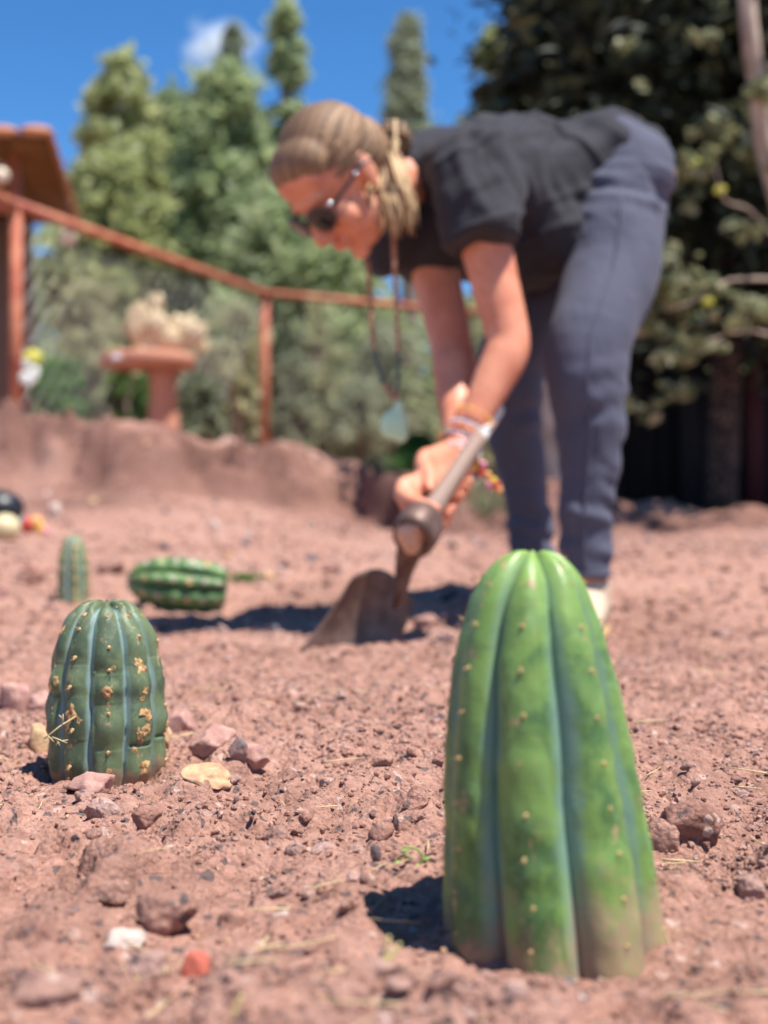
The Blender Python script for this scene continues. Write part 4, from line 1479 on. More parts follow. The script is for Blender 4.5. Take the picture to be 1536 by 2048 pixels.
M['euc'] = leaf_mat('olive_green_leaves', [(0.2103, 0.234, 0.1045), (0.3681, 0.4035, 0.1715), (0.4891, 0.5158, 0.2297), (0.4948, 0.5158, 0.3359)])
M['euc2'] = leaf_mat('soft_green_leaves', [(0.1847, 0.2434, 0.1288), (0.3081, 0.3813, 0.1893), (0.4292, 0.5004, 0.2475), (0.4948, 0.5158, 0.3411)])
M['conif'] = leaf_mat('blue_green_needles', [(0.1233, 0.1624, 0.1145), (0.2368, 0.283, 0.1894), (0.3591, 0.3952, 0.2642), (0.433, 0.463, 0.3126)], 0.3)
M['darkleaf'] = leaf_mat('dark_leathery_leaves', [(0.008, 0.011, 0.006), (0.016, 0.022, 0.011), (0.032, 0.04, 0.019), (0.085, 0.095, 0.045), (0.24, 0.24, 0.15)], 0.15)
M['paleleaf'] = leaf_mat('pale_green_leaves', [(0.10, 0.12, 0.05), (0.25, 0.27, 0.13), (0.38, 0.38, 0.22), (0.5, 0.47, 0.32)], 0.4)
M['shrub'] = leaf_mat('grey_green_shrub_leaves', [(0.1591, 0.1953, 0.13), (0.3069, 0.339, 0.2191), (0.4278, 0.442, 0.2928), (0.4948, 0.5158, 0.3654)])
M['shrub_o'] = leaf_mat('green_and_rust_leaves', [(0.1794, 0.214, 0.1166), (0.3694, 0.3882, 0.1958), (0.4948, 0.4911, 0.2772), (0.4948, 0.475, 0.2776), (0.4948, 0.5158, 0.3679)])
M['lush'] = leaf_mat('fresh_green_leaves', [(0.04, 0.11, 0.025), (0.09, 0.20, 0.04), (0.13, 0.27, 0.06), (0.20, 0.33, 0.09)])
M['bark'] = stone_mat('grey_brown_bark', (0.22, 0.17, 0.13), (0.11, 0.08, 0.06))
M['darkbark'] = stone_mat('dark_bark', (0.05, 0.038, 0.03), (0.025, 0.018, 0.015))
M['palebark'] = mat('pale_bark', (0.52, 0.40, 0.30), 0.8, 0.2)
t = NT(M['palebark']); c = t.coord()
t.col(t.mix(t.ramp(t.noise(t.mapping(c, (1, 1, .4)), 14, 5, .6), [(0.35, (0, 0, 0)), (0.65, (1, 1, 1))]), (0.30, 0.22, 0.17), (0.58, 0.46, 0.36)))


def leaves(clumps, n, size, seed, aspect=0.5, droop=0.3, shell=0.3, tmean=0.5, tsd=0.2, gap=0.0):
    """leaf faces in and on ellipsoidal clumps. clumps: (x,y,z,rx,ry,rz)"""
    r = np.random.default_rng(seed)
    C = A(clumps, float)
    w = (C[:, 3] * C[:, 4] * C[:, 5]) ** (2 / 3)
    pick = r.choice(len(C), n, p=w / w.sum())
    d = r.normal(size=(n, 3)); d /= np.linalg.norm(d, axis=1)[:, None]
    rad = r.uniform(0, 1, n) ** (1 / 3 * (1 - shell) + .08)
    rad = rad * np.where(r.uniform(size=n) < .30, r.uniform(1, 2.1, n), 1.0) * (1 + 0.35 * vnoise(d[:, 0] * 2.2 + pick, d[:, 1] * 2.2, d[:, 2] * 2.2 + pick * .7))
    c = C[pick, :3] + d * rad[:, None] * C[pick, 3:]
    if gap:
        keep = fbm(c[:, 0] / gap, c[:, 1] / gap, c[:, 2] / gap, 2) > -0.25
        c, pick, d = c[keep], pick[keep], d[keep]
        n = len(c)
    u = r.normal(size=(n, 3)); u[:, 2] = u[:, 2] * .6 - droop
    u /= np.linalg.norm(u, axis=1)[:, None]
    v = np.cross(u, r.normal(size=(n, 3)) + A([0, 0, .6])); v /= np.linalg.norm(v, axis=1)[:, None]
    s = size * r.uniform(.6, 1.4, n)[:, None]
    # pointed leaf: four corners
    V = np.stack([c - u * s, c - v * s * aspect, c + u * s, c + v * s * aspect], 1)
    nb = np.cross(u, v)
    V[:, 2] += nb * s * .25
    tint = np.clip(tmean + tsd * r.normal(size=n) + .12 * _h(pick.astype(float), pick * 0., pick * 0. + seed) - .06, 0, 1)
    return V.reshape(-1, 3), np.arange(n * 4).reshape(n, 4), np.repeat(tint, 4)


def put_leaves(name, parent, lv, matl):
    V, q, tint = lv
    return part(name, (V, [q]), matl, parent, smooth=False, attrs={'tint': tint})


def spread(c, rx, ry, rz, n, r_lo, r_hi, seed, taper=None):
    """clumps filling an ellipsoid or, with taper(h)->radius factor, a shaped crown"""
    r = np.random.default_rng(seed)
    out = []
    for _ in range(n):
        h = r.uniform(-1, 1)
        f = math.sqrt(max(0, 1 - h * h)) if taper is None else taper((h + 1) / 2)
        a = r.uniform(0, 6.28); q = math.sqrt(r.uniform(0.05, 1)) * f
        k = r.uniform(r_lo, r_hi)
        out.append((c[0] + math.cos(a) * q * rx, c[1] + math.sin(a) * q * ry, c[2] + h * rz, k, k, k * .9))
    return out


def gz1(x, y): return float(ground_z(x, y, False))


def tree(label, u, Y, vtop, vbot, wpx, matl, seed, nleaf=5000, lsize=.16, name='tree', taper=None, nclump=26, group=None, trunk=True, gap=0.0, tmean=.5, bark='bark', cat='tree', lean=0.0):
    top = P(u, vtop, Y); bot = P(u, vbot, Y)
    x = top[0]; g = gz1(x, Y)
    rz = (top[2] - bot[2]) / 2; cz = (top[2] + bot[2]) / 2; rx = wpx / 2 / F * Y
    root = empty(name, (x, Y, g), label, cat, group)
    r = np.random.default_rng(seed)
    cl = spread((x, Y, cz), rx * .82, rx * .8, rz * .90, int(nclump * 3.2), rx * .10, rx * .27, seed, taper or dome)
    put_leaves('crown', root, leaves(cl, nleaf, lsize, seed, gap=gap, tmean=tmean), matl)
    if trunk:
        tp = [A([x, Y, g - .2]), A([x + rx * .05, Y, (g + cz) / 2]), A([x - rx * .04, Y, cz]), A([x + lean, Y, top[2] - rz * .25])]
        rr = max(.05, (top[2] - g) * .016)
        gs = [tube(tp, A([1.3, 1, .75, .2]) * rr, 8, smoothn=3)]
        for k in range(7):
            t_ = r.uniform(.35, .95)
            p0 = A([x, Y, g + (top[2] - g) * t_ * .8])
            q_ = A(cl[r.integers(len(cl))][:3])
            gs.append(tube([p0, (p0 + q_) / 2 + [0, 0, .1 * rz], q_], A([.45, .3, .12]) * rr, 6, smoothn=2))
        part('trunk', join(gs), M[bark], root)
    return root


dome = lambda h: min(1.0, .72 + .9 * h) * math.sqrt(max(0.003, 1 - h ** 2.2))
cone = lambda h: (1 - h) ** .8 * .95 + .05
flame = dome
# light crowned trees beyond the fence, left to right
tree('tall rounded olive green tree standing above the hut roof at left', 240, 19, 92, 700, 235, M['euc'], 1, 12000, .10, taper=dome, nclump=44, tmean=.6)
tree('low olive green bushy tree filling the space below the rounded tall one', 215, 17.2, 290, 820, 330, M['euc'], 2, 9000, .09, nclump=34, tmean=.42)
tree('broad soft green tree left of the head of the person', 455, 18, 125, 760, 290, M['euc2'], 3, 13000, .10, taper=dome, nclump=44, tmean=.52)
tree('slim green tree rising highest behind the head of the person', 573, 21, -25, 560, 120, M['euc2'], 4, 6000, .10, taper=dome, nclump=30, tmean=.6)
tree('slender tree whose tip stands before the small white cloud', 466, 22, 40, 400, 112, M['conif'], 5, 4500, .10, taper=cone, nclump=24, tmean=.6)
tree('lone pointed blue green conifer above the back of the person', 814, 30, 14, 460, 150, M['conif'], 6, 9000, .12, taper=lambda h: (1 - h) ** .62 * .9 + .06, nclump=50, tmean=.7)
tree('low green tree between the rounded tall tree and the broad one', 345, 20, 180, 760, 210, M['euc2'], 7, 9000, .10, nclump=28, tmean=.42)
tree('bright leafy tree behind the face and chest of the person', 640, 16.4, 370, 980, 560, M['euc2'], 8, 15000, .09, nclump=46, tmean=.55)
tree('pale leaved tree showing between the conifer and the dark tree', 985, 17, 165, 640, 250, M['paleleaf'], 9, 7000, .09, nclump=26, tmean=.22)
tree('small round tuft of branches high left of the dark tree', 985, 16, 60, 150, 96, M['euc'], 10, 900, .08, nclump=8, trunk=False, tmean=.5, name='branch_tuft', cat='branch')
tree('shaded green bush tree behind the lower back and legs of the person', 1080, 14.8, 380, 1000, 380, M['conif'], 12, 11000, .08, nclump=36, tmean=.25)

# wooded slope far behind
X_, Y_ = np.meshgrid(np.linspace(-70, 90, 70), np.linspace(45, 110, 30))
Z_ = .8 + 9.5 * sstep(45, 100, Y_) + 1.4 * fbm(X_ * .06, Y_ * .06, 0, 3) * sstep(45, 60, Y_)
idx = np.arange(X_.size).reshape(X_.shape)
q = np.stack([idx[:-1, :-1], idx[:-1, 1:], idx[1:, 1:], idx[1:, :-1]], -1).reshape(-1, 4)
M['hill'] = mat('scrubby_hillside', (0.13, 0.14, 0.075), .95, .1)
t = NT(M['hill']); c = t.coord()
t.col(t.ramp(t.noise(c, .45, 6, .65), [(0.35, (0.06, 0.085, 0.04)), (0.5, (0.12, 0.14, 0.065)), (0.68, (0.24, 0.17, 0.11))]))
tag(part('hill', (np.stack([X_, Y_, Z_], -1).reshape(-1, 3), [q]), M['hill']), kind='structure')
cl = []
r_ = np.random.default_rng(44)
for k in range(150):
    x = r_.uniform(-18, 24); y = r_.uniform(26, 40)
    z = r_.uniform(.8, 5.2) if x > -7 else r_.uniform(.8, 3.6); k_ = r_.uniform(.9, 1.8)
    cl.append((x, y, z + k_ * .6, k_, k_, k_))
V, q, ti = leaves(cl, 22000, .22, 45, tmean=.45)
tag(part('distant_wood', (V, [q]), M['euc2'], smooth=False, attrs={'tint': ti}), 'distant green wood closing the view between the trees', kind='stuff')

# shrubs behind the fence and on the bank
SH = [
    (45, 14, 560, 860, 210, 'shrub', 'greyish shrub behind the left fence post', .45),
    (175, 9.6, 560, 850, 190, 'shrub_o', 'tall shrub with rusty seed heads left of the garden table', .60),
    (120, 9.0, 720, 870, 150, 'lush', 'bright green bush low at left beside the white flower', .5),
    (255, 9.2, 735, 865, 120, 'lush', 'bright green bush just left of the table pedestal', .55),
    (470, 12.6, 600, 880, 170, 'shrub_o', 'shrub with orange tips left of the middle fence post', .58),
    (405, 9.4, 760, 880, 130, 'shrub', 'low dark green bush right of the table pedestal', .25),
    (640, 13.6, 590, 920, 190, 'shrub_o', 'loose shrub with orange tips right of the middle fence post', .5),
    (780, 13.8, 620, 950, 210, 'shrub', 'grey green shrub behind the hanging necklace', .5),
    (720, 13.2, 760, 950, 180, 'shrub', 'pale grey green bush low behind the necklace pendant', .62),
    (835, 9.2, 870, 965, 110, 'lush', 'grassy green clump left of the hands', .5),
    (940, 13.8, 600, 950, 190, 'shrub_o', 'brownish shrub seen between the two arms', .55),
    (590, 13.0, 700, 930, 120, 'shrub', 'narrow shrub touching the middle fence post', .45),
]
for k, (u, Y, vt, vb, w, mt, lb, tm) in enumerate(SH):
    tree(lb, u, Y, vt, vb, w, M[mt], 60 + k, 3200, .038, name='shrub', nclump=22, trunk=True, tmean=tm, cat='shrub', gap=.22)
# tall thin flowering stalks in front of them
gs = []
r_ = np.random.default_rng(12)

# ------------------------------------------------------------------ dark tree on the right, shading the corner
def tube_on(pts, r, n=8): return tube([P(*p) for p in pts], r, n, smoothn=3)


bx, by = P(1440, 0, 7.6)[0], 7.6
root = empty('tree', (bx, by, gz1(bx, by)), 'huge dark leafy tree filling the upper right with pale leaf clusters', 'tree')
cl = []
r_ = np.random.default_rng(77)
for _ in range(135):
    u = r_.uniform(1105, 1700); v = r_.uniform(-420, 640); Y = r_.uniform(6.4, 10.0)
    if u < 1105 + max(0, (v - 180)) * .16: continue
    p = P(u, v, Y); k = r_.uniform(.28, .52)
    cl.append((*p, k, k, k))
for _ in range(26):        # the left shoulder of the crown against the sky
    u = r_.uniform(1050, 1180); v = r_.uniform(60, 250); p = P(u, v, r_.uniform(7, 9)); k = r_.uniform(.16, .32)
    cl.append((*p, k, k, k))
for _ in range(5):
    u = r_.uniform(1050, 1150); v = r_.uniform(-30, 20); p = P(u, v, r_.uniform(7, 9)); cl.append((*p, .2, .2, .15))
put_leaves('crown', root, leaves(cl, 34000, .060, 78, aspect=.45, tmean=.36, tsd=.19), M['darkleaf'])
cl = []
for _ in range(190):       # overhanging canopy above the frame
    x = r_.uniform(.7, 6.5); y = r_.uniform(6.6, 11.0); z = r_.uniform(3.3, 6.5); k = r_.uniform(.45, .8)
    if z < H + (1024 + 900) / F * y and (x - k) / y * F + 768 < 1190: continue
    cl.append((x, y, z, k, k, k * .7))
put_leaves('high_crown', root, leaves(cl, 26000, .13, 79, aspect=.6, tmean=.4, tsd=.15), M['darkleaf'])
gs = [tube([A([bx, by, .1]), A([bx + .05, by, 1.5]), A([bx + .1, by, 3]), A([bx + .2, by + .1, 5.5])], A([.10, .09, .08, .05]), 12, smoothn=3)]
for k in range(16):
    z0 = r_.uniform(1.2, 4.5); p0 = A([bx + .08, by, z0]); q_ = A(cl[r_.integers(len(cl))][:3]) if k % 2 else A([bx + r_.uniform(-1.2, 1.2), by + r_.uniform(-1, .6), z0 + r_.uniform(.2, 1.5)])
    gs.append(tube([p0, (p0 + q_) / 2 + [0, 0, .15], q_], A([.05, .035, .015]), 7, smoothn=2))
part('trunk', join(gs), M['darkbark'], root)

# slim pale tree in front of the dark one, with light clusters
x0, y0 = P(1500, 0, 6.0)[0], 6.0
cl = []
root = empty('tree', (x0, y0, gz1(x0, y0)), 'slim pale barked tree with sparse sunlit leaves at the right edge', 'tree')
gs = [tube_on([(1640, 1010, 6.1), (1625, 700, 6.1), (1580, 480, 6.05), (1530, 300, 6.0), (1516, 180, 5.95), (1497, 40, 5.9), (1485, -260, 5.9)], A([.050, .048, .046, .044, .042, .040, .03]), 10),
      tube_on([(1570, 500, 6.05), (1500, 420, 5.9), (1450, 400, 5.8), (1430, 330, 5.75)], A([.010, .006, .004, .002])),
      tube_on([(1580, 560, 6.0), (1460, 560, 5.8), (1390, 600, 5.7), (1330, 620, 5.7)], A([.010, .006, .004, .002])),
      tube_on([(1620, 700, 6.1), (1500, 660, 5.9), (1400, 690, 5.8)], A([.008, .005, .002]))]
part('trunk', join(gs), M['palebark'], root)
cl = []
for (u, v, w) in [(1470, 240, 70), (1440, 275, 46), (1500, 300, 60), (1525, 200, 50), (1395, 330, 26), (1380, 370, 40), (1410, 590, 60), (1350, 560, 50), (1320, 520, 40), (1440, 610, 55), (1480, 640, 50), (1360, 640, 60), (1400, 700, 46), (1330, 690, 50), (1500, 470, 40), (1380, 545, 30), (1290, 640, 40), (1350, 780, 46), (1280, 820, 38), (1250, 90, 20), (1395, 75, 34), (1270, 170, 20), (1420, 140, 22)]:
    p = P(u, v, r_.uniform(5.7, 6.5)); k = w / 2 / F * 6
    cl.append((*p, k * 1.5, k * 1.5, k * 1.1))
cl = [(c_[0] + r_.normal() * c_[3] * .9, c_[1] + r_.normal() * c_[3] * .9, c_[2] + r_.normal() * c_[3] * .6, c_[3] * s_, c_[3] * s_, c_[3] * s_ * .7) for c_ in cl for s_ in r_.uniform(.15, .6, 5)]
put_leaves('crown', root, leaves(cl, 2300, .034, 80, aspect=.6, shell=0, tmean=.42, tsd=.3), M['paleleaf'])
part('leaf', join([ellipsoid(P(u, v, 5.8), A([[.028, 0, .006], [0, .004, 0], [-.004, 0, .020]]), 2) for (u, v) in ((1440, 380), (1415, 605), (1320, 295), (1388, 325))]), mat('sunlit_yellow_leaf', (.45, .42, .05), .5), root)

# ------------------------------------------------------------------ fence of red rails, posts and wire mesh
M['redwood'] = mat('red_painted_timber', (0.30, 0.075, 0.045), 0.6, 0.3)
t = NT(M['redwood']); c = t.coord()
t.col(t.mix(t.ramp(t.noise(t.mapping(c, (1, 1, 1)), 6, 6, .7), [(0.4, (0, 0, 0)), (0.62, (1, 1, 1))]), (0.36, 0.085, 0.05), (0.55, 0.21, 0.11)))
M['wire'] = mat('galvanised_wire', (0.45, 0.45, 0.45), 0.4, 0.5, Metallic=0.8)
fp = [A([P(33, 0, 7.3)[0], 7.3]), A([P(530, 0, 11.0)[0], 11.0]), A([P(900, 0, 12.2)[0], 12.2]), A([P(1290, 0, 12.6)[0], 12.6]), A([P(1720, 0, 12.8)[0], 12.8])]
rz_ = [P(0, 412, 7.3)[2], P(0, 588, 11.0)[2], P(0, 622, 12.2)[2], P(0, 655, 12.6)[2], P(0, 680, 12.8)[2]]
fence = empty('fence', (fp[1][0], fp[1][1], gz1(*fp[1])), 'red timber rail fence with wire mesh running behind the earth bank', 'fence')
lp = fp[0] + (fp[0] - fp[1]) * .9
prev, pz_ = lp, rz_[0] - .02
for k, p in enumerate(fp):
    g = gz1(*p)
    part('post', box([p[0], p[1], (g - .2 + rz_[k] + .0) / 2], [.07 if k else .052, .07, rz_[k] - g + .2], 0, .006), M['redwood'], fence)
    part('rail', beam([prev[0], prev[1] - .055, pz_], [p[0], p[1] - .055, rz_[k]], .03, .056), M['redwood'], fence)
    prev, pz_ = p, rz_[k]
gs = []
for k in range(len(fp) - 1):
    a, b = fp[k], fp[k + 1]
    L_ = np.linalg.norm(b - a); n = int(L_ / .14)
    for i in range(n + 1):
        for sgn in (0, 1):
            t0 = i / n; t1 = min(1, max(0, t0 + (1 if sgn else -1) * 1.2 / L_))
            if abs(t1 - t0) < 1e-3: continue
            pa, pb = a + (b - a) * t0, a + (b - a) * t1
            za = rz_[k] * (1 - t0) + rz_[k + 1] * t0 - .06
            zb = za - 1.2 * abs(t1 - t0) * L_ / 1.2
            gs.append(tube([A([*pa, za]), A([*pb, zb])], .0022, 3, cap=False))
part('wire_mesh', join(gs), M['wire'], fence)

# hut at the left edge: tiled roof, dark boarded underside, wall and post
M['tile'] = stone_mat('terracotta_tile', (0.62, 0.27, 0.12), (0.48, 0.19, 0.09))
M['board'] = mat('dark_brown_board', (0.17, 0.075, 0.022), 0.8, 0.2)
M['adobe'] = stone_mat('grey_brown_adobe', (0.34, 0.24, 0.21), (0.22, 0.15, 0.13))
hy = 9.5
hut = empty('hut', (P(-60, 0, hy + 1)[0], hy + 1, gz1(-3.2, hy + 1)), 'open sided hut with terracotta tiled roof at the left edge', 'hut')
r0, r1 = P(94, 287, 7.6), P(150, 448, 10.6)      # right verge: near eave end and far end
dv = (r1 - r0)
l0, l1 = r0 + A([-3.2, 0, 0]), r1 + A([-3.2, 0, 0])
for k in range(13):                                 # boards of the underside run from eave to eave
    a0, a1 = k / 13, (k + .94) / 13
    q0, q1 = r0 + (l0 - r0) * a0, r0 + (l0 - r0) * a1
    V = A([q1, q0, q0 + dv, q1 + dv]); V = np.concatenate([V, V + A([0, 0, .025])])
    part('board', (V, [A([[0, 1, 2, 3], [7, 6, 5, 4], [0, 4, 5, 1], [1, 5, 6, 2], [2, 6, 7, 3], [3, 7, 4, 0]])]), M['board'], hut)
V = A([l0, r0, r1, l1]) + A([0, 0, .027]); V = np.concatenate([V, V + A([0, 0, .02])])
part('roof_board', (V, [A([[0, 1, 2, 3], [7, 6, 5, 4], [0, 4, 5, 1], [1, 5, 6, 2], [2, 6, 7, 3], [3, 7, 4, 0]])]), M['board'], hut)
nr_ = 8
for k in range(16):
    for row in range(nr_):
        a_ = r0 + dv * (row / nr_) - dv * .012; b_ = r0 + dv * ((row + 1.12) / nr_)
        off_ = A([-.20 * k - .06, 0, 0])
        part('roof_tile', tube([a_ + off_ + [0, 0, .070], b_ + off_ + [0, 0, .052]], A([[.098, .030], [.088, .026]]), 8, ref=A([1., 0, 0])), M['tile'], hut)
wx = P(60, 0, hy + .9)[0]
part('wall', box([wx - 1.6, hy + .9, 1.9], [3.2, .2, 2.4]), M['adobe'], hut)
pp = P(14, 0, 7.5)
part('post', box([P(31, 0, 7.9)[0], 7.9, 1.6], [.06, .06, 1.75], 0, .01), M['redwood'], hut)
part('beam', beam(P(-200, 405, 7.9), P(40, 412, 7.9), .07, .08), M['redwood'], hut)
# lamp globes hanging at the fence
M['globe'] = mat('cream_lamp_globe', (0.72, 0.60, 0.45), 0.4, 0.4)
for (u, v, Y, w, lb) in ((136, 474, 7.9, 34, 'small round cream lamp hanging under the sloping red rail'), (2, 352, 7.6, 34, 'small round pinkish lamp under the hut roof at the edge')):
    p = P(u, v, Y); o = empty('lamp', tuple(p), lb, 'lamp')
    part('globe', ellipsoid(p, np.eye(3) * w / 2 / F * Y, 3), M['globe'], o)
    part('cap', tube([p + [0, 0, .040], p + [0, 0, .075]], [.018, .012], 10), M['frame'], o)
    part('wire', tube([p + [0, 0, .07], p + [0, 0, .22]], .003, 5), M['frame'], o)

# garden table of terracotta with dried cactus pads on it
M['terra'] = stone_mat('terracotta_clay', (0.60, 0.28, 0.18), (0.48, 0.21, 0.14))
tx, ty = P(312, 0, 8.6)[0], 8.6
tz = P(0, 722, 8.6)[2]; g = gz1(tx, ty)
tb = empty('garden_table', (tx, ty, g), 'terracotta garden table on a thick round pedestal behind the bank', 'table')
R_ = 96 / F * 8.6
xo = P(295, 0, 8.6)[0]
part('table_top', tube([A([xo, ty, tz - .045]), A([xo, ty, tz - .035]), A([xo, ty, tz + .03]), A([xo, ty, tz + .042])], A([R_ * .94, R_, R_, R_ * .95]), 40), M['terra'], tb)
part('pedestal', tube([A([tx + .05, ty, g - .1]), A([tx + .05, ty, g + .12]), A([tx + .05, ty, tz - .16]), A([tx + .05, ty, tz - .045])], A([.125, .105, .085, .11]), 24), M['terra'], tb)
p = P(243, 716, 8.35)
o = part('cloth', fuse([ellipsoid(p, A([[.075, 0, 0], [0, .05, 0], [0, 0, .03]]), 3), ellipsoid(p + [.06, 0, -.01], A([[.05, 0, 0], [0, .04, 0], [0, 0, .028]]), 3)], .008, 2), mat('white_rag', (.66, .66, .70), .9))
tag(o, 'crumpled white rag lying on the left of the terracotta table', 'rag')
M['pad'] = stone_mat('dried_yellow_pad', (0.76, 0.66, 0.46), (0.56, 0.40, 0.22))
M['pad'].node_tree.nodes['Principled BSDF'].inputs['Roughness'].default_value = .9
padp = empty('dried_cactus', tuple(P(325, 715, 8.6)), 'bunch of dried yellowish cactus pads standing on the terracotta table', 'dried cactus')
for k, (u, v, w, h, a) in enumerate([(274, 642, 50, 70, -.3), (292, 672, 60, 62, -.5), (310, 610, 34, 56, .1), (318, 650, 42, 60, .15), (300, 700, 56, 36, 0), (362, 652, 60, 44, .5), (388, 662, 46, 50, .9), (372, 685, 48, 34, -.4), (402, 695, 34, 30, .2), (340, 676, 40, 44, .2), (350, 708, 50, 26, 0)]):
    ca, sa = math.cos(a), math.sin(a); W_, H_ = w / 2 / F * 8.6, h / 2 / F * 8.6
    V, f = ellipsoid([0, 0, 0], A([[W_ * ca, 0, W_ * sa], [0, .035, 0], [-H_ * sa, 0, H_ * ca]]), 3)
    V[:, 1] *= .5
    V = V * (1 + .35 * vnoise(V[:, 0] * 45, V[:, 1] * 30, V[:, 2] * 30 + k))[:, None] + P(u, v, 8.6 + .03 * (k % 3 - 1))
    part('pad', (V, f), M['pad'], padp)
for k in range(16):
    a = r_.uniform(-1.2, 1.2); b0 = P(325 + r_.normal() * 28, 700, 8.6); L_ = r_.uniform(.14, .36)
    part('stalk', tube([b0, b0 + A([math.sin(a) * L_ * .6, 0, math.cos(a) * L_ * .6]), b0 + A([math.sin(a * 1.2) * L_, 0, math.cos(a * 1.2) * L_])], A([.012, .016, .005]), 6), M['pad'], padp)
# white and yellow flower by the left post
p = P(62, 738, 7.0)
fl = empty('flower', (p[0], 7.0, gz1(p[0], 7.0)), 'white and yellow flower standing by the left red fence post', 'flower')
part('stem', tube([A([p[0] + .02, 7.0, gz1(p[0], 7.0) - .02]), p + [.01, 0, -.1], p], .006, 6, smoothn=3), M['lush'], fl)
mw = mat('white_petal', (.8, .8, .72), .6); my = mat('yellow_petal', (.75, .70, .12), .6)
for k in range(8):
    a = k / 8 * 6.28
    d = A([math.cos(a) * .045, -.02, math.sin(a) * .06])
    part('petal', ellipsoid(p + d * .7 + ([.012, 0, .03] if 0 < math.sin(a) else [-.01, 0, -.02]), A([[.028, 0, 0], [0, .008, 0], [0, 0, .036]]), 2), my if math.sin(a) > .3 else mw, fl)

# things at the left edge on the ground
p = G(0, 1052); w_ = p[1] / F
bag = fuse([ellipsoid(p + [-.02, .05, 34 * w_], A([[52 * w_, 0, 6 * w_], [0, .08, 0], [-8 * w_, 0, 38 * w_]]), 3), ellipsoid(p + [-.08, .05, 42 * w_], A([[50 * w_, 0, 0], [0, .07, 0], [0, 0, 44 * w_]]), 3)], .008, 2)
tag(part('bag', bag, mat('black_plastic', (.012, .014, .018), .4, .5)), 'black rounded plastic bag cut off by the left edge', 'bag')
p = G(10, 1082)
tag(part('gourd', (lambda g_: (g_[0] * [1, 1, .92] + [0, 0, 0], g_[1]))(ellipsoid([0, 0, 0], np.eye(3) * 30 / F * p[1], 3)), mat('cream_gourd', (.62, .52, .30), .6)), 'cream yellow round gourd in front of the black bag', 'gourd').location = tuple(p + [0, 0, 26 / F * p[1]])
p = G(64, 1068)
sc = empty('pouch', tuple(p), 'little woven pouch in red orange and yellow on the ground', 'pouch')
for k, (du, dv, c_, r__) in enumerate([(-8, -6, 'red', 16), (8, -10, 'orange', 15), (16, 2, 'yellow', 11), (26, 6, 'pink', 9), (-20, -12, 'teal', 9)]):
    part('panel', ellipsoid(p + A([du / F * p[1], 0, (12 - dv) / F * p[1]]), A([[r__, 0, 0], [0, r__ * .8, 0], [0, 0, r__]]) / F * p[1], 2), M['b_' + c_], sc)

# shed under the dark tree
M['shed'] = mat('blackened_board', (0.030, 0.026, 0.026), 0.85, 0.2)
t = NT(M['shed']); c = t.coord()
t.col(t.mix(t.noise(t.mapping(c, (8, 8, .8)), 3, 5, .6), (0.010, 0.008, 0.008), (0.035, 0.03, 0.03)))
M['panel'] = mat('grey_metal_panel', (0.035, 0.035, 0.045), 0.7, 0.3)
M['darkred'] = mat('dark_red_post', (0.075, 0.014, 0.014), 0.7, 0.3)
sy = 8.3
sx0, sx1 = P(1215, 0, sy)[0], P(1760, 0, sy)[0]
g = gz1(sx0, sy)
shed = empty('shed', ((sx0 + sx1) / 2, sy, g), 'dark boarded shed standing under the big tree at right', 'shed')
top_ = P(0, 690, sy)[2]
n = 16
for k in range(n):
    xa = sx0 + (sx1 - sx0) * k / n; wd = (sx1 - sx0) / n
    if 5 <= k <= 8: continue
    part('plank', box([xa + wd / 2, sy + .012 * (k % 3), (g - .1 + top_ + .03 * math.sin(k * 2)) / 2], [wd * .93, .03, top_ - g + .1]), M['shed'], shed)
part('panel', box([P(1395, 0, sy - .05)[0], sy - .05, (g + top_) / 2], [.11, .02, top_ - g], 0, .003), M['panel'], shed)
for u, mt, w in ((1432, 'panel', .05), (1508, 'darkred', .10), (1372, 'shed', .08), (1228, 'shed', .09)):
    part('post', box([P(u, 0, sy - .12)[0], sy - .12, (g - .1 + top_) / 2], [w, .08, top_ - g + .2], 0, .006), M[mt], shed)
part('roof', (lambda q_: q_)(box([(sx0 + sx1) / 2, sy + .75, top_ + .06], [sx1 - sx0 + .3, 1.9, .05])), M['shed'], shed)
part('wall', box([(sx0 + sx1) / 2, sy + 1.5, (g + top_) / 2], [sx1 - sx0, .06, top_ - g]), M['shed'], shed)
part('wall', box([sx1, sy + .75, (g + top_) / 2], [.06, 1.5, top_ - g]), M['shed'], shed)
# pinkish trunk between the legs
x0, y0 = P(1098, 0, 6.4)[0], 6.4
tag(part('trunk', tube_on([(1118, 1050, 6.4), (1112, 960, 6.4), (1100, 860, 6.4), (1094, 760, 6.4), (1104, 640, 6.4), (1120, 520, 6.4)], A([.062, .052, .05, .045, .04, .03]), 12), M['palebark']), 'pale crooked tree trunk seen through the gap between the legs', 'tree')

# ------------------------------------------------------------------ small plants near the camera
M['greenstem'] = mat('fresh_green_stem', (0.22, 0.33, 0.08), .6)
# dry sprig leaning on the short cactus
p0 = P(88, 1478, 1.035); p1 = P(152, 1432, 1.045)
sp_ = empty('dry_sprig', tuple(p0), 'thin dry sprig leaning across the left side of the short ribbed cactus', 'sprig')
part('stem', tube([p0, (p0 + p1) / 2 + [0, 0, .001], p1], A([.0007, .0006, .0004]), 5), M['straw'], sp_)
for (a, b) in (((124, 1452), (126, 1428)), ((126, 1440), (118, 1430)), ((104, 1474), (134, 1486)), ((112, 1478), (120, 1492)), ((122, 1482), (136, 1480)), ((96, 1472), (108, 1484)), ((118, 1480), (112, 1490))):
    part('twig', tube([P(*a, 1.035), P((a[0] + b[0]) / 2 + 1, (a[1] + b[1]) / 2, 1.034), P(*b, 1.033)], A([.0005, .0005, .0003]), 4), M['straw'], sp_)
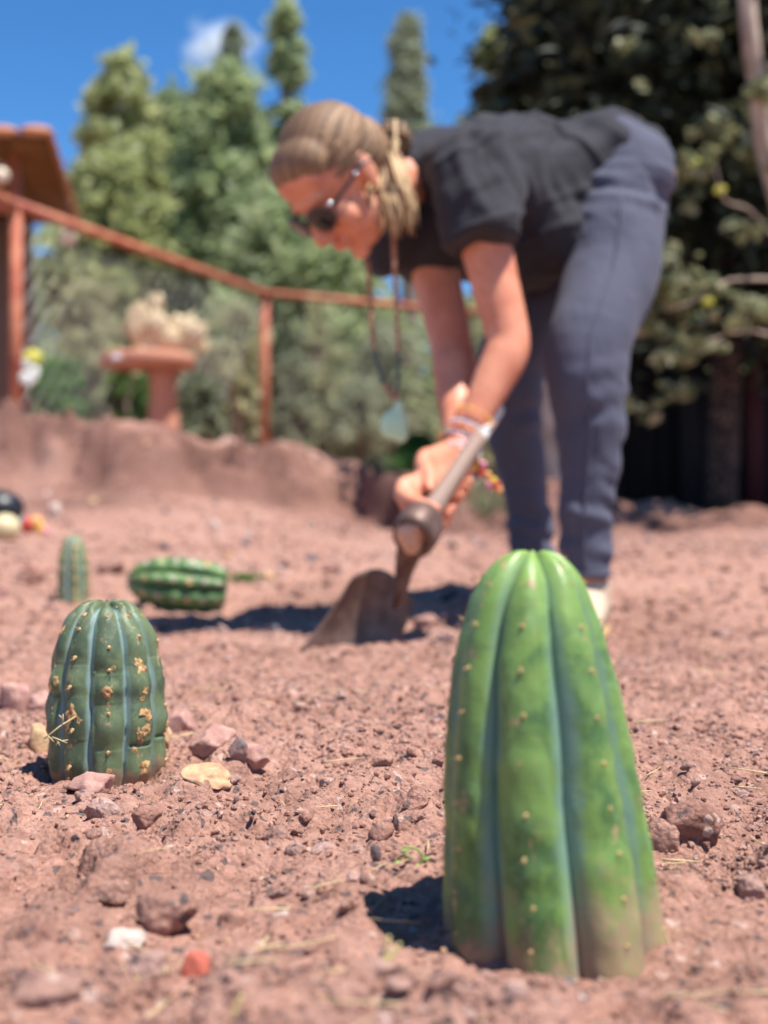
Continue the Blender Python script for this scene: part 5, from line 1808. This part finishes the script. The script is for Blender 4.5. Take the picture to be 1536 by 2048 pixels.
# wilted seedling left of the big cactus
p0 = G(838, 1745)
sd = empty('seedling', tuple(p0), 'small wilted green seedling on the soil left of the big cactus', 'seedling')
k_ = p0[1] / F
for j_, pts in enumerate([[(0, 0), (-14, 22), (-30, 28), (-44, 20)], [(0, 0), (6, 24), (-6, 40), (-30, 42)], [(0, 0), (20, 18), (34, 8), (34, -6)], [(0, 0), (-20, 4), (-40, -2)], [(6, 10), (24, 24), (36, 22)]]):
    part('stem', tube([p0 + A([a * k_, .002 * j_, b * k_ + .001]) for a, b in pts], .0007, 6, smoothn=3), M['greenstem'] if j_ < 2 else M['twig'], sd)
for (a, b, w) in ((-30, 42, 9), (-44, 20, 7), (14, 26, 9), (-6, 12, 7)):
    part('leaf', ellipsoid(p0 + A([a * k_, -.002, b * k_]), A([[w * k_, 0, w * .3 * k_], [0, .002, 0], [0, 0, w * .45 * k_]]), 2), M['greenstem'], sd)
# pale grass stems in the foreground
M['yellowstem'] = mat('pale_yellow_stem', (0.62, 0.55, 0.20), .6)
for k, (lb, segs) in enumerate([
    ('pale yellow forked stem standing in the foreground below the big cactus shadow', [((742, 1978), (760, 1950), (772, 1905), (778, 1872)), ((772, 1925), (790, 1905), (800, 1886))]),
    ('pale yellow stem sticking up at the very bottom left of centre', [((462, 2045), (470, 2020), (484, 1990))]),
    ('curved pale grass stem lying in front of the forked one', [((752, 1996), (790, 1988), (826, 1984))]),
    ('short dry stem standing right of the pale flat stone', [((292, 1995), (280, 1970), (272, 1955))]),
]):
    q0 = G(*segs[0][0]); Yk = q0[1]
    o = empty('dry_grass', tuple(q0), lb, 'grass stem')
    for sg in segs:
        part('stem', tube([P(a, b, Yk) for a, b in sg], np.linspace(.0011, .0007, len(sg)), 6, smoothn=3), M['yellowstem'], o)
# low green tufts on the ground farther back
for (u, v, lb, n_, hgt, w) in ((492, 1162, 'tiny green tuft of grass on the soil right of the fallen cactus', 60, .022, .05), (975, 1018, 'yellow green grass tuft on the bank behind the hands', 160, .09, .12), (840, 945, 'fresh green grass tuft on the bank left of the hands', 200, .12, .18)):
    p = G(u, v); gs = []
    for k in range(n_):
        b0 = p + A([r_.normal() * w * .5, r_.normal() * w * .4, 0]); b0[2] = gz1(b0[0], b0[1])
        d = A([r_.normal() * .5, r_.normal() * .4, 1]) * hgt * r_.uniform(.5, 1.1)
        gs.append(tube([b0, b0 + d * .6, b0 + d + A([d[0] * .4, 0, -abs(d[0]) * .3])], A([.0016, .0014, .0004]) * (1 + p[1] / 8), 3))
    V, f = join(gs)
    tag(part('grass_tuft', (V, f), M['lush'] if 'yellow' not in lb else M['paleleaf'], attrs={'tint': np.full(len(V), .6)}), lb, kind='stuff')

# ------------------------------------------------------------------ cloud
cm = bpy.data.materials.new('cloud_vapour')
cm.use_nodes = True
nt = cm.node_tree
nt.nodes.remove(nt.nodes['Principled BSDF'])
out = nt.nodes['Material Output']
pv = nt.nodes.new('ShaderNodeVolumePrincipled')
pv.inputs['Color'].default_value = (1, 1, 1, 1)
tc = nt.nodes.new('ShaderNodeTexCoord')
ln = nt.nodes.new('ShaderNodeVectorMath'); ln.operation = 'LENGTH'
nz = nt.nodes.new('ShaderNodeTexNoise'); nz.inputs['Scale'].default_value = 1.7; nz.inputs['Detail'].default_value = 5; nz.inputs['Roughness'].default_value = .55
nt.links.new(tc.outputs['Object'], ln.inputs[0]); nt.links.new(tc.outputs['Object'], nz.inputs['Vector'])


def mth(op, a, b):
    n_ = nt.nodes.new('ShaderNodeMath'); n_.operation = op
    for i_, x_ in enumerate((a, b)):
        if hasattr(x_, 'is_output'): nt.links.new(x_, n_.inputs[i_])
        else: n_.inputs[i_].default_value = x_
    return n_.outputs[0]


dens = mth('SUBTRACT', 1.0, ln.outputs['Value'])
dens = mth('ADD', dens, mth('MULTIPLY', mth('SUBTRACT', nz.outputs['Fac'], .5), 1.9))
dens = mth('MULTIPLY', mth('MAXIMUM', mth('SUBTRACT', dens, .15), 0.0), .08)
nt.links.new(dens, pv.inputs['Density'])
nt.links.new(pv.outputs[0], out.inputs['Volume'])
V, f = ico(3)
o = new_obj('cloud', make_mesh('cloud', V, f, cm))
cY = 1200
o.location = P(437, 92, cY)
o.scale = (92 / F * cY, 60 / F * cY, 68 / F * cY)
tag(o, kind='structure')
cm.cycles.volume_sampling = 'MULTIPLE_IMPORTANCE'
scene.cycles.volume_bounces = 4
scene.cycles.volume_step_rate = 1.0
